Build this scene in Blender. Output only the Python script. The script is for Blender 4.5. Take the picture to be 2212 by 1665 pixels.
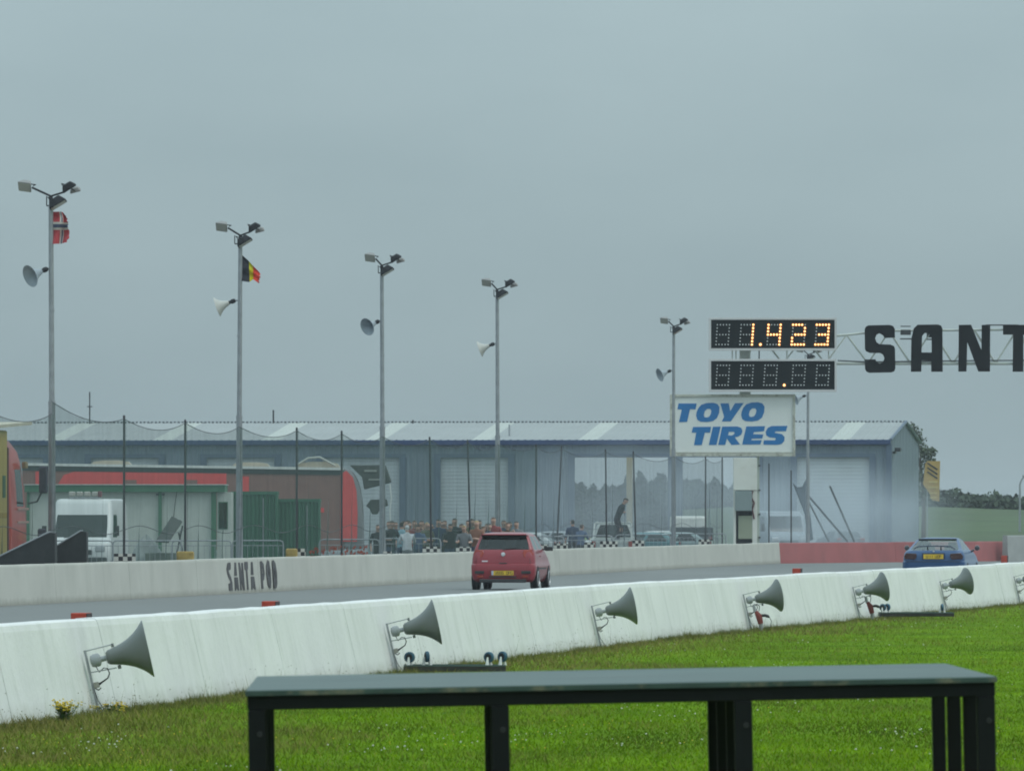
import bpy, bmesh, math, random
import numpy as np
from mathutils import Vector, Matrix, Euler

random.seed(7)
rng = np.random.default_rng(7)
scene = bpy.context.scene
for _o in list(bpy.data.objects):
    bpy.data.objects.remove(_o, do_unlink=True)
C = scene.collection
R = math.radians

# ------------------------------------------------------------------ camera
# measured on the photograph at a width of 2212: focal length, image centre, horizon, eye height
F, CU, HV, HC = 20000.0, 1106.0, 1120.0, 1.82
cam = bpy.data.cameras.new('camera')
cam.sensor_fit = 'HORIZONTAL'
cam.sensor_width = 36.0
cam.lens = 36.0 * F / 2212.0
cam.shift_y = (HV - 832.0) / 2212.0
cam.clip_start = 0.5
cam.clip_end = 9000.0
cam.dof.use_dof = True
cam.dof.focus_distance = 230.0
cam.dof.aperture_fstop = 34.0
camo = bpy.data.objects.new('camera', cam)
camo.location = (0, 0, HC)
camo.rotation_euler = (R(90), 0, 0)
C.objects.link(camo)
scene.camera = camo

# ------------------------------------------------------------------ overcast sky
SUN_EL, SUN_AZ = 52.0, 118.0          # azimuth clockwise from +Y (the view direction)
world = bpy.data.worlds.new('World')
scene.world = world
world.use_nodes = True
wn, wl = world.node_tree.nodes, world.node_tree.links
wn.clear()
wo = wn.new('ShaderNodeOutputWorld')
bg = wn.new('ShaderNodeBackground')
sky = wn.new('ShaderNodeTexSky')
sky.sky_type = 'NISHITA'
sky.sun_disc = False
sky.sun_elevation = R(SUN_EL)
sky.sun_rotation = R(SUN_AZ)
sky.air_density = 1.0
sky.dust_density = 3.0
skys = wn.new('ShaderNodeVectorMath'); skys.operation = 'SCALE'; skys.inputs['Scale'].default_value = 0.09
wl.new(sky.outputs[0], skys.inputs[0])
tc = wn.new('ShaderNodeTexCoord')
mp = wn.new('ShaderNodeMapping'); mp.inputs['Scale'].default_value = (15, 15, 42)
wl.new(tc.outputs['Generated'], mp.inputs[0])
no = wn.new('ShaderNodeTexNoise'); no.inputs['Scale'].default_value = 1.0
no.inputs['Detail'].default_value = 4.0; no.inputs['Roughness'].default_value = 0.5
wl.new(mp.outputs[0], no.inputs['Vector'])
cr = wn.new('ShaderNodeValToRGB')
cr.color_ramp.elements[0].position = 0.30; cr.color_ramp.elements[0].color = (0.328, 0.434, 0.468, 1)
cr.color_ramp.elements[1].position = 0.72; cr.color_ramp.elements[1].color = (0.376, 0.488, 0.520, 1)
wl.new(no.outputs['Fac'], cr.inputs[0])
# an overcast sky grows brighter from the horizon to the zenith
sx = wn.new('ShaderNodeSeparateXYZ'); wl.new(tc.outputs['Generated'], sx.inputs[0])
mz = wn.new('ShaderNodeMath'); mz.operation = 'MAXIMUM'; mz.inputs[1].default_value = 0.0
wl.new(sx.outputs['Z'], mz.inputs[0])
mq = wn.new('ShaderNodeMath'); mq.operation = 'POWER'; mq.inputs[1].default_value = 1.4
wl.new(mz.outputs[0], mq.inputs[0])
hr = wn.new('ShaderNodeMapRange'); hr.interpolation_type = 'SMOOTHSTEP'
hr.inputs['From Min'].default_value = 0.0; hr.inputs['From Max'].default_value = 0.075; hr.inputs['To Min'].default_value = 0.93; hr.inputs['To Max'].default_value = 1.15
wl.new(mz.outputs[0], hr.inputs[0])
ma = wn.new('ShaderNodeMath'); ma.operation = 'MULTIPLY_ADD'; ma.inputs[1].default_value = 2.1
wl.new(mq.outputs[0], ma.inputs[0]); wl.new(hr.outputs[0], ma.inputs[2])
cs = wn.new('ShaderNodeVectorMath'); cs.operation = 'SCALE'
wl.new(cr.outputs['Color'], cs.inputs[0]); wl.new(ma.outputs[0], cs.inputs['Scale'])
mx = wn.new('ShaderNodeMix'); mx.data_type = 'RGBA'; mx.inputs['Factor'].default_value = 0.90
wl.new(skys.outputs[0], mx.inputs['A']); wl.new(cs.outputs[0], mx.inputs['B'])
wl.new(mx.outputs['Result'], bg.inputs['Color'])
bg.inputs['Strength'].default_value = 1.0
wl.new(bg.outputs[0], wo.inputs['Surface'])

sd = bpy.data.lights.new('sun', 'SUN')
sd.energy = 0.85
sd.angle = R(30)
sd.color = (1.0, 0.97, 0.92)
suno = bpy.data.objects.new('sun', sd)
_az, _el = R(SUN_AZ), R(SUN_EL)
_sv = Vector((math.sin(_az) * math.cos(_el), math.cos(_az) * math.cos(_el), math.sin(_el)))
suno.rotation_euler = _sv.to_track_quat('Z', 'Y').to_euler()
suno.location = (0, -20, 40)
C.objects.link(suno)

vs = scene.view_settings
vs.view_transform = 'Standard'
vs.look = 'None'
vs.exposure = 0.0
vs.gamma = 1.0
vs.use_curve_mapping = False
scene.render.engine = 'CYCLES'
scene.cycles.use_denoising = True
scene.cycles.max_bounces = 6
scene.cycles.transparent_max_bounces = 24
scene.cycles.volume_bounces = 0
scene.cycles.filter_width = 1.9
scene.cycles.volume_step_rate = 2.0

# ------------------------------------------------------------------ helpers
def P(u, v, Y):
    return Vector(((u - CU) * Y / F, Y, HC + (HV - v) * Y / F))

def G(u, Y):
    return Vector(((u - CU) * Y / F, Y, 0.0))

def S(px, Y):
    """metres of px photograph pixels at distance Y"""
    return px * Y / F

TH = math.atan(0.1167)                         # the track runs a little to the right of the view
T = Vector((math.sin(TH), math.cos(TH), 0))    # along the track
N = Vector((math.cos(TH), -math.sin(TH), 0))   # across it, to the right
ZUP = Vector((0, 0, 1))

def on_line(u, off):
    """distance Y of the point at column u on the line parallel to the track at offset off"""
    return off * F / (3440.0 - u)

def link(o, parent=None):
    C.objects.link(o)
    if parent is not None:
        o.parent = parent
    return o

def tag(o, label=None, cat=None, group=None, kind=None):
    if label: o['label'] = label
    if cat: o['category'] = cat
    if group: o['group'] = group
    if kind: o['kind'] = kind
    return o

def thing(name, label, cat, loc=(0, 0, 0), rz=0.0, group=None, rot=None):
    o = bpy.data.objects.new(name, None)
    o.empty_display_size = 0.2
    C.objects.link(o)
    o.location = loc
    o.rotation_euler = rot if rot is not None else (0, 0, rz)
    return tag(o, label, cat, group)

def copy_tree(o, parent=None):
    c = o.copy()
    C.objects.link(c)
    c.parent = parent
    for ch in list(o.children):
        copy_tree(ch, c)
    return c

class MB:
    def __init__(self):
        self.v, self.f, self.m = [], [], []
    def add(self, vs, fs, m=0):
        b = len(self.v)
        self.v.extend([tuple(p) for p in vs])
        for f in fs:
            self.f.append(tuple(b + i for i in f)); self.m.append(m)
        return self
    def box(self, c, s, rot=None, m=0):
        c = Vector(c)
        h = Vector(s) * 0.5
        ps = []
        for dz in (-1, 1):
            for dx, dy in ((-1, -1), (1, -1), (1, 1), (-1, 1)):
                p = Vector((dx * h.x, dy * h.y, dz * h.z))
                if rot is not None: p = rot @ p
                ps.append(c + p)
        return self.add(ps, [(3, 2, 1, 0), (4, 5, 6, 7), (0, 1, 5, 4), (1, 2, 6, 5), (2, 3, 7, 6), (3, 0, 4, 7)], m)
    def tube(self, pts, r, n=8, m=0, r2=None):
        pts = [Vector(p) for p in pts]
        k = len(pts)
        rs = r if isinstance(r, (list, tuple)) else [r + ((r2 if r2 is not None else r) - r) * i / max(1, k - 1) for i in range(k)]
        ring, prev = [], None
        for i, p in enumerate(pts):
            d = (pts[min(i + 1, k - 1)] - pts[max(i - 1, 0)]).normalized()
            a = prev if prev is not None else (Vector((0, 0, 1)) if abs(d.z) < 0.9 else Vector((1, 0, 0)))
            x = d.cross(a).normalized() if prev is None else (a - d * a.dot(d)).normalized()
            prev = x
            y = d.cross(x)
            ring += [p + (x * math.cos(2 * math.pi * j / n) + y * math.sin(2 * math.pi * j / n)) * rs[i] for j in range(n)]
        fs = []
        for i in range(k - 1):
            for j in range(n):
                a, b = i * n + j, i * n + (j + 1) % n
                fs.append((a, b, b + n, a + n))
        fs.append(tuple(range(n - 1, -1, -1)))
        fs.append(tuple((k - 1) * n + j for j in range(n)))
        return self.add(ring, fs, m)
    def lathe(self, prof, n=24, m=0, mat=None, cap=True):
        """profile of (x, r) about the local X axis"""
        vs = []
        for x, r in prof:
            for j in range(n):
                a = 2 * math.pi * j / n
                p = Vector((x, r * math.cos(a), r * math.sin(a)))
                vs.append(mat @ p if mat is not None else p)
        fs = []
        for i in range(len(prof) - 1):
            for j in range(n):
                a, b = i * n + j, i * n + (j + 1) % n
                fs.append((a, a + n, b + n, b))
        if cap:
            fs.append(tuple(range(n)))
            fs.append(tuple((len(prof) - 1) * n + j for j in range(n - 1, -1, -1)))
        return self.add(vs, fs, m)
    def prism(self, poly, h, fn, m=0):
        """2-D outline extruded by h; fn(a, b, c) gives the point"""
        n = len(poly)
        vs = [fn(a, b, 0.0) for a, b in poly] + [fn(a, b, h) for a, b in poly]
        fs = [tuple(range(n - 1, -1, -1)), tuple(range(n, 2 * n))]
        for i in range(n):
            j = (i + 1) % n
            fs.append((i, j, j + n, i + n))
        return self.add(vs, fs, m)
    def build(self, name, mats, parent=None, loc=None, rot=None, smooth=False, bevel=0.0, bseg=1):
        me = bpy.data.meshes.new(name)
        me.from_pydata(self.v, [], self.f)
        for mt in (mats if isinstance(mats, (list, tuple)) else [mats]):
            me.materials.append(mt)
        me.polygons.foreach_set('material_index', self.m)
        bm = bmesh.new(); bm.from_mesh(me)
        if bevel > 0:
            es = [e for e in bm.edges if len(e.link_faces) == 2 and e.calc_face_angle(0) > 0.6]
            bmesh.ops.bevel(bm, geom=es, offset=bevel, segments=bseg, affect='EDGES', profile=0.5, clamp_overlap=True)
        bmesh.ops.recalc_face_normals(bm, faces=bm.faces)
        bm.to_mesh(me); bm.free()
        if smooth:
            me.polygons.foreach_set('use_smooth', [True] * len(me.polygons))
            try: me.set_sharp_from_angle(angle=R(38))
            except Exception: pass
        o = bpy.data.objects.new(name, me)
        if loc is not None: o.location = loc
        if rot is not None: o.rotation_euler = rot
        return link(o, parent)
    def build_split(self, name, mats, parent=None, **kw):
        """one object for each separate piece"""
        par = list(range(len(self.v)))
        def find(i):
            while par[i] != i:
                par[i] = par[par[i]]; i = par[i]
            return i
        for f in self.f:
            for j in f[1:]: par[find(j)] = find(f[0])
        grp = {}
        for f, m in zip(self.f, self.m): grp.setdefault(find(f[0]), []).append((f, m))
        out = []
        for fs in grp.values():
            mb = MB(); mp = {}
            for f, m in fs:
                for i in f:
                    if i not in mp:
                        mp[i] = len(mb.v); mb.v.append(self.v[i])
                mb.f.append(tuple(mp[i] for i in f)); mb.m.append(m)
            out.append(mb.build(name, mats, parent, **kw))
        return out

def poly_mesh(polys, thick):
    """filled outline with holes, as a mesh in (a, b) with thickness c"""
    cu = bpy.data.curves.new('outline', 'CURVE')
    cu.dimensions = '2D'; cu.fill_mode = 'BOTH'; cu.extrude = thick / 2
    for pl in polys:
        sp = cu.splines.new('POLY'); sp.points.add(len(pl) - 1)
        for p, (a, b) in zip(sp.points, pl): p.co = (a, b, 0, 1)
        sp.use_cyclic_u = True
    ob = bpy.data.objects.new('outline', cu); C.objects.link(ob)
    dg = bpy.context.evaluated_depsgraph_get(); dg.update()
    me = bpy.data.meshes.new_from_object(ob.evaluated_get(dg))
    bpy.data.objects.remove(ob); bpy.data.curves.remove(cu)
    return me

def letter(name, polys, thick, fn, mat, parent):
    me = poly_mesh(polys, thick)
    for v in me.vertices:
        v.co = fn(v.co.x, v.co.y, v.co.z)
    me.materials.clear(); me.materials.append(mat)
    me.polygons.foreach_set('material_index', [0] * len(me.polygons))
    me.name = name
    bm = bmesh.new(); bm.from_mesh(me); bmesh.ops.recalc_face_normals(bm, faces=bm.faces); bm.to_mesh(me); bm.free()
    return link(bpy.data.objects.new(name, me), parent)

# ------------------------------------------------------------------ materials
MATS = {}
def M(name, col, rough=0.6, metal=0.0, var=0.10, scale=2.0, stretch=(1, 1, 1), bump=0.0, bscale=30.0, coat=0.0, spec=0.5, dirt=None, dirt_amt=0.0, dirt_scale=1.0, dirt_stretch=(1, 1, 1)):
    if name in MATS: return MATS[name]
    m = bpy.data.materials.new(name); m.use_nodes = True
    n, l = m.node_tree.nodes, m.node_tree.links
    b = n['Principled BSDF']
    b.inputs['Roughness'].default_value = rough
    b.inputs['Metallic'].default_value = metal
    b.inputs['Specular IOR Level'].default_value = spec
    if coat:
        b.inputs['Coat Weight'].default_value = coat; b.inputs['Coat Roughness'].default_value = 0.06
    t = n.new('ShaderNodeTexCoord')
    mp = n.new('ShaderNodeMapping'); mp.inputs['Scale'].default_value = stretch
    l.new(t.outputs['Object'], mp.inputs[0])
    nz = n.new('ShaderNodeTexNoise'); nz.inputs['Scale'].default_value = scale; nz.inputs['Detail'].default_value = 6
    l.new(mp.outputs[0], nz.inputs['Vector'])
    r = n.new('ShaderNodeValToRGB')
    r.color_ramp.elements[0].position = 0.3; r.color_ramp.elements[1].position = 0.7
    r.color_ramp.elements[0].color = tuple(c * (1 - var) for c in col) + (1,)
    r.color_ramp.elements[1].color = tuple(min(1, c * (1 + var)) for c in col) + (1,)
    l.new(nz.outputs['Fac'], r.inputs[0])
    out = r.outputs[0]
    if dirt is not None:
        mp2 = n.new('ShaderNodeMapping'); mp2.inputs['Scale'].default_value = dirt_stretch
        l.new(t.outputs['Object'], mp2.inputs[0])
        n2 = n.new('ShaderNodeTexNoise'); n2.inputs['Scale'].default_value = dirt_scale; n2.inputs['Detail'].default_value = 8
        n2.inputs['Roughness'].default_value = 0.65
        l.new(mp2.outputs[0], n2.inputs['Vector'])
        r2 = n.new('ShaderNodeMapRange'); r2.inputs['From Min'].default_value = 0.48; r2.inputs['From Max'].default_value = 0.75
        r2.inputs['To Max'].default_value = dirt_amt
        l.new(n2.outputs['Fac'], r2.inputs[0])
        mm = n.new('ShaderNodeMix'); mm.data_type = 'RGBA'
        l.new(r2.outputs[0], mm.inputs['Factor']); l.new(out, mm.inputs['A']); mm.inputs['B'].default_value = tuple(dirt) + (1,)
        out = mm.outputs['Result']
    l.new(out, b.inputs['Base Color'])
    if bump:
        n3 = n.new('ShaderNodeTexNoise'); n3.inputs['Scale'].default_value = bscale; n3.inputs['Detail'].default_value = 4
        l.new(t.outputs['Object'], n3.inputs['Vector'])
        bp = n.new('ShaderNodeBump'); bp.inputs['Strength'].default_value = bump; bp.inputs['Distance'].default_value = 0.02
        l.new(n3.outputs['Fac'], bp.inputs['Height']); l.new(bp.outputs[0], b.inputs['Normal'])
    MATS[name] = m
    return m

def M_emit(name, col, strength):
    m = bpy.data.materials.new(name); m.use_nodes = True
    b = m.node_tree.nodes['Principled BSDF']
    b.inputs['Base Color'].default_value = tuple(col) + (1,)
    b.inputs['Emission Color'].default_value = tuple(col) + (1,)
    b.inputs['Emission Strength'].default_value = strength
    return m

def M_glass(name, tint=(0.35, 0.4, 0.4), refl=0.12):
    m = bpy.data.materials.new(name); m.use_nodes = True
    n, l = m.node_tree.nodes, m.node_tree.links
    n.clear()
    o = n.new('ShaderNodeOutputMaterial'); t = n.new('ShaderNodeBsdfTransparent'); g = n.new('ShaderNodeBsdfGlossy')
    t.inputs[0].default_value = tuple(tint) + (1,)
    g.inputs['Roughness'].default_value = 0.03; g.inputs['Color'].default_value = (0.9, 0.95, 0.95, 1)
    fr = n.new('ShaderNodeLayerWeight'); fr.inputs['Blend'].default_value = 0.5
    pw = n.new('ShaderNodeMath'); pw.operation = 'POWER'; pw.inputs[1].default_value = 4.0
    ad = n.new('ShaderNodeMath'); ad.operation = 'MULTIPLY_ADD'; ad.inputs[1].default_value = 0.8; ad.inputs[2].default_value = refl; ad.use_clamp = True
    mx = n.new('ShaderNodeMixShader')
    l.new(fr.outputs['Facing'], pw.inputs[0]); l.new(pw.outputs[0], ad.inputs[0]); l.new(ad.outputs[0], mx.inputs[0])
    l.new(t.outputs[0], mx.inputs[1]); l.new(g.outputs[0], mx.inputs[2]); l.new(mx.outputs[0], o.inputs[0])
    return m

def M_net(name, col, cover):
    """fine cord netting, its mesh far below a pixel: cords and the gaps between them"""
    m = bpy.data.materials.new(name); m.use_nodes = True
    n, l = m.node_tree.nodes, m.node_tree.links
    n.clear()
    o = n.new('ShaderNodeOutputMaterial'); t = n.new('ShaderNodeBsdfTransparent'); d = n.new('ShaderNodeBsdfDiffuse')
    d.inputs[0].default_value = tuple(col) + (1,)
    tcn = n.new('ShaderNodeTexCoord'); mp = n.new('ShaderNodeMapping'); mp.inputs['Scale'].default_value = (1, 1, 0.12)
    l.new(tcn.outputs['Object'], mp.inputs[0])
    nz = n.new('ShaderNodeTexNoise'); nz.inputs['Scale'].default_value = 2.2; nz.inputs['Detail'].default_value = 5
    l.new(mp.outputs[0], nz.inputs['Vector'])
    mr = n.new('ShaderNodeMapRange'); mr.inputs['From Min'].default_value = 0.3; mr.inputs['From Max'].default_value = 0.75
    mr.inputs['To Min'].default_value = cover * 0.85; mr.inputs['To Max'].default_value = cover * 1.25
    l.new(nz.outputs['Fac'], mr.inputs[0])
    mx = n.new('ShaderNodeMixShader')
    l.new(mr.outputs[0], mx.inputs[0]); l.new(t.outputs[0], mx.inputs[1]); l.new(d.outputs[0], mx.inputs[2]); l.new(mx.outputs[0], o.inputs[0])
    return m

white_wall = M('white_painted_concrete', (0.77, 0.76, 0.745), 0.7, var=0.05, scale=0.9, bump=0.25, bscale=14, dirt=(0.44, 0.46, 0.41), dirt_amt=0.36, dirt_scale=3.6, dirt_stretch=(1, 1, 0.22))
pale_wall = M('weathered_pale_concrete', (0.51, 0.50, 0.45), 0.8, var=0.08, scale=0.6, bump=0.2, bscale=10, dirt=(0.33, 0.34, 0.29), dirt_amt=0.4, dirt_scale=1.2, dirt_stretch=(1, 1, 0.25))
red_wall = M('faded_red_paint', (0.37, 0.11, 0.11), 0.7, var=0.15, scale=0.7, dirt=(0.24, 0.10, 0.10), dirt_amt=0.6, dirt_scale=0.8, dirt_stretch=(1, 1, 0.3))
def splash(m, col, z1, amt):
    """mud and algae thrown up along a wall's foot"""
    n, l = m.node_tree.nodes, m.node_tree.links
    b = n['Principled BSDF']; src = b.inputs['Base Color'].links[0].from_socket
    t = n.new('ShaderNodeTexCoord'); s = n.new('ShaderNodeSeparateXYZ'); l.new(t.outputs['Object'], s.inputs[0])
    nz = n.new('ShaderNodeTexNoise'); nz.inputs['Scale'].default_value = 3.0; nz.inputs['Detail'].default_value = 9; nz.inputs['Roughness'].default_value = 0.7
    l.new(t.outputs['Object'], nz.inputs['Vector'])
    a = n.new('ShaderNodeMath'); a.operation = 'MULTIPLY_ADD'; a.inputs[1].default_value = -z1 * 1.6; l.new(nz.outputs['Fac'], a.inputs[0]); l.new(s.outputs['Z'], a.inputs[2])
    r = n.new('ShaderNodeMapRange'); r.inputs['From Min'].default_value = -z1; r.inputs['From Max'].default_value = z1 * 0.35; r.inputs['To Min'].default_value = amt; r.inputs['To Max'].default_value = 0.0
    l.new(a.outputs[0], r.inputs[0])
    # small chips and spots
    v = n.new('ShaderNodeTexNoise'); v.inputs['Scale'].default_value = 16.0; v.inputs['Detail'].default_value = 3; l.new(t.outputs['Object'], v.inputs['Vector'])
    c = n.new('ShaderNodeMapRange'); c.inputs['From Min'].default_value = 0.70; c.inputs['From Max'].default_value = 0.76; c.inputs['To Max'].default_value = 0.55
    l.new(v.outputs['Fac'], c.inputs[0])
    mxm = n.new('ShaderNodeMath'); mxm.operation = 'MAXIMUM'; l.new(r.outputs[0], mxm.inputs[0]); l.new(c.outputs[0], mxm.inputs[1])
    mm = n.new('ShaderNodeMix'); mm.data_type = 'RGBA'; l.new(mxm.outputs[0], mm.inputs['Factor']); l.new(src, mm.inputs['A']); mm.inputs['B'].default_value = tuple(col) + (1,)
    l.new(mm.outputs['Result'], b.inputs['Base Color'])
splash(white_wall, (0.30, 0.29, 0.22), 0.16, 0.55)
splash(pale_wall, (0.20, 0.19, 0.15), 0.14, 0.75)
grey_concrete = M('grey_concrete', (0.36, 0.37, 0.36), 0.85, var=0.1)
asphalt = M('worn_asphalt', (0.18, 0.185, 0.18), 0.8, var=0.10, scale=0.12, stretch=(1, 0.15, 1), bump=0.15, bscale=9, spec=0.25)
tarmac = M('paddock_tarmac', (0.13, 0.135, 0.14), 0.7, var=0.15, scale=0.2)
steel = M('galvanised_steel', (0.32, 0.33, 0.35), 0.5, 0.4, var=0.12, scale=6)
dark_steel = M('dark_steel', (0.05, 0.05, 0.055), 0.5, 0.3, var=0.2, scale=5)
black_paint = M('black_paint', (0.007, 0.008, 0.009), 0.6, var=0.25, scale=6, spec=0.15)
horn_grey = M('horn_grey_enamel', (0.13, 0.145, 0.135), 0.4, var=0.06, scale=4, coat=0.2)
horn_white = M('horn_cream_enamel', (0.46, 0.455, 0.42), 0.5, var=0.1, scale=4)
horn_blue = M('horn_bluegrey_enamel', (0.30, 0.34, 0.38), 0.45, var=0.08, scale=4)
rubber = M('rubber', (0.018, 0.018, 0.02), 0.75, var=0.2, scale=8)
white_paint = M('white_paint', (0.74, 0.75, 0.71), 0.5, var=0.05, scale=2, dirt=(0.4, 0.4, 0.33), dirt_amt=0.5, dirt_scale=3)
rim_silver = M('rim_silver', (0.55, 0.56, 0.57), 0.35, 0.6, var=0.05)
skin = M('skin', (0.50, 0.30, 0.23), 0.6, var=0.06)
letter_black = M('letter_black', (0.007, 0.007, 0.009), 0.8, var=0.2, spec=0.1)
blue_print = M('sign_blue', (0.006, 0.16, 0.42), 0.5, var=0.06)
glass_dark = M_glass('dark_glass', (0.22, 0.26, 0.26), 0.05)
glass_clear = M_glass('clear_glass', (0.72, 0.78, 0.76), 0.06)
plate_yellow = M('plate_yellow', (0.75, 0.50, 0.04), 0.4, var=0.03)
lamp_red = M('red_lamp_lens', (0.34, 0.028, 0.008), 0.2, var=0.08, coat=0.5)
net_mat = M_net('green_cord_net', (0.10, 0.15, 0.135), 0.31)
net_light = M_net('grey_cord_net', (0.18, 0.21, 0.225), 0.27)
net_dense = M_net('bunched_cord_net', (0.10, 0.13, 0.16), 0.55)
# ------------------------------------------------------------------ ground
def sheet(name, pts, z, mat):
    mb = MB().add([(x, y, z) for x, y in pts], [tuple(range(len(pts)))])
    o = mb.build(name, mat)
    tag(o, kind='structure')
    return o

grass_ground = M('grass_ground', (0.118, 0.215, 0.001), 0.9, spec=0.03, var=0.30, scale=0.35, dirt=(0.09, 0.13, 0.02), dirt_amt=0.6, dirt_scale=0.3)
gr = sheet('ground', [(-900, -60), (900, -60), (900, 2600), (-900, 2600)], 0.0, grass_ground)

# top edges of the two concrete walls in plan
NEAR = [Vector((-4.55 - 0.1113 * 42.2, 40.0)), Vector((-4.55, 82.2)), Vector((-2.08, 104.4)), Vector((2.17, 140.7)), Vector((11.1, 201.0)), Vector((26.5, 305.0))]
FAR = [Vector((-15.8, 150.0)), Vector((-10.67, 193.0)), Vector((-6.37, 229.0)), Vector((6.66, 345.0)), Vector((10.9, 378.0))]
FAR_RED = [Vector((10.9, 378.0)), Vector((16.2, 389.0)), Vector((21.4, 400.0))]

def polyline(pts):
    cum = [0.0]
    for a, b in zip(pts, pts[1:]): cum.append(cum[-1] + (b - a).length)
    def at(s):
        s = min(max(s, 0.0), cum[-1])
        for i in range(len(pts) - 1):
            if s <= cum[i + 1] + 1e-9:
                d = (pts[i + 1] - pts[i]).normalized()
                return pts[i] + d * (s - cum[i]), d
    return at, cum[-1]

def hit_line(pts, u):
    """point of a plan polyline seen at column u, and its direction"""
    k = (u - CU) / F
    for a, b in zip(pts, pts[1:]):
        d = b - a
        den = d.x - k * d.y
        if abs(den) < 1e-9: continue
        t = (k * a.y - a.x) / den
        if -1e-6 <= t <= 1 + 1e-6:
            return a + d * t, d.normalized()
    a, b = pts[-2], pts[-1]
    d = b - a
    t = (k * a.y - a.x) / (d.x - k * d.y)
    return a + d * t, d.normalized()

sheet('track', [(p.x - 0.15, p.y) for p in NEAR] + [(60, 560), (40, 560)] + [(p.x + 0.02, p.y) for p in reversed(FAR_RED)] + [(p.x + 0.02, p.y) for p in reversed(FAR[:-1])], 0.004, asphalt)
sheet('paddock', [(p.x - 0.35, p.y) for p in FAR] + [(p.x - 0.3, p.y + 0.2) for p in FAR_RED[1:]] + [(30, 700), (-250, 700), (-250, 150)], 0.004, tarmac)

def wall(name, label, cat, pts, h, prof, seg, mat, piece, jitter=0.008, group=None):
    """a cast wall of butted segments; prof gives (offset to the right of the top edge, z) outlines"""
    at, L = polyline(pts)
    p0, _ = at(0)
    root = thing(name, label, cat, (p0.x, p0.y, 0), group=group)
    s, i = 0.0, 0
    rnd = random.Random(3)
    while s < L - 0.3:
        e = min(s + seg, L)
        a, da = at(s + 0.012); b, db = at(e - 0.012)
        dz = rnd.uniform(-jitter, jitter)
        mb = MB()
        rows = []
        cuts = 5
        for q in range(cuts + 1):
            pp = a + (b - a) * (q / cuts)
            d = (b - a).normalized()
            n = Vector((d.y, -d.x))
            dq = dz + rnd.uniform(-0.004, 0.004)
            rows.append([(pp.x + n.x * o - p0.x, pp.y + n.y * o - p0.y, z + (dq if z > 0.3 else 0)) for o, z in prof])
        k = len(prof)
        vs = [p for r_ in rows for p in r_]
        fs = []
        for q in range(cuts):
            for j in range(k):
                j2 = (j + 1) % k
                fs.append((q * k + j, q * k + j2, (q + 1) * k + j2, (q + 1) * k + j))
        fs.append(tuple(range(k))); fs.append(tuple(cuts * k + j for j in range(k - 1, -1, -1)))
        mb.add(vs, fs)
        mb.build(piece, mat, root)
        s = e; i += 1
    return root

near_prof = [(0.215, -0.05), (0.02, 0.80), (0.0, 0.855), (-0.02, 0.87), (-0.20, 0.87), (-0.22, 0.85), (-0.43, -0.05)]
far_prof = [(0.07, -0.05), (0.01, 0.80), (0.0, 0.84), (-0.015, 0.85), (-0.20, 0.85), (-0.21, 0.83), (-0.27, -0.05)]
nwall = wall('near_track_wall', 'white painted concrete wall in front of the track, carrying the grey horns', 'wall', NEAR, 0.87, near_prof, 6.0, white_wall, 'wall_segment')
fwall = wall('far_track_wall', 'weathered pale concrete wall beyond the track with SANTA POD lettering', 'wall', FAR, 0.85, far_prof, 10.0, pale_wall, 'wall_segment')
rwall = wall('red_end_wall', 'faded red painted concrete wall at the far end of the track', 'wall', FAR_RED, 0.85, far_prof, 11.9, red_wall, 'wall_segment')
gwall = wall('grey_end_wall', 'bare grey concrete block wall right of the red wall', 'wall', [Vector((21.30, 398.4)), Vector((27.5, 403.0))], 1.1, [(0.07, -0.05), (0.0, 1.08), (-0.02, 1.12), (-0.3, 1.12), (-0.35, -0.05)], 2.8, grey_concrete, 'wall_segment')

# ---- painted lettering on the far wall, traced on its own plane
old_letter = M('faded_black_lettering', (0.075, 0.07, 0.075), 0.8, var=0.35, scale=1.5)
LP = {
 'S': [[(330, 470), (250, 480), (225, 560), (205, 660), (215, 780), (240, 890), (290, 1010), (295, 1050), (230, 1085), (235, 1280), (340, 1275), (345, 1050), (320, 900), (270, 760), (265, 700), (320, 670), (335, 560)]],
 'A': [[(445, 470), (490, 475), (495, 850), (415, 855)], [(410, 895), (515, 895), (525, 1270), (490, 1270), (460, 1190), (435, 1275), (405, 1275)]],
 'N': [[(555, 475), (600, 470), (640, 800), (640, 480), (690, 480), (690, 1265), (640, 1260), (605, 1000), (600, 1265), (560, 1265)]],
 'T': [[(725, 455), (825, 450), (820, 640), (800, 700), (800, 1250), (755, 1250), (755, 710), (722, 670)]],
 'A2': [[(915, 460), (965, 455), (968, 825), (890, 825)], [(885, 875), (980, 875), (1005, 1250), (965, 1240), (930, 1150), (915, 1245), (875, 1245)]],
 'P': [[(1170, 440), (1220, 435), (1265, 520), (1275, 800), (1250, 960), (1215, 1000), (1215, 1220), (1165, 1225)], [(1205, 650), (1230, 640), (1235, 780), (1210, 790)]],
 'O': [[(1380, 395), (1420, 440), (1445, 700), (1440, 1000), (1420, 1200), (1390, 1205), (1345, 1100), (1325, 800), (1335, 560)], [(1375, 680), (1400, 640), (1405, 850), (1385, 880)]],
 'D': [[(1505, 420), (1545, 405), (1590, 500), (1610, 760), (1600, 1080), (1570, 1200), (1500, 1220)], [(1535, 690), (1555, 640), (1560, 850), (1550, 950), (1535, 900)]],
}
_o0 = Vector(fwall.location)
_pa, _pd = hit_line(FAR, 540)
_pn = Vector((_pd.y, -_pd.x))
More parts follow.
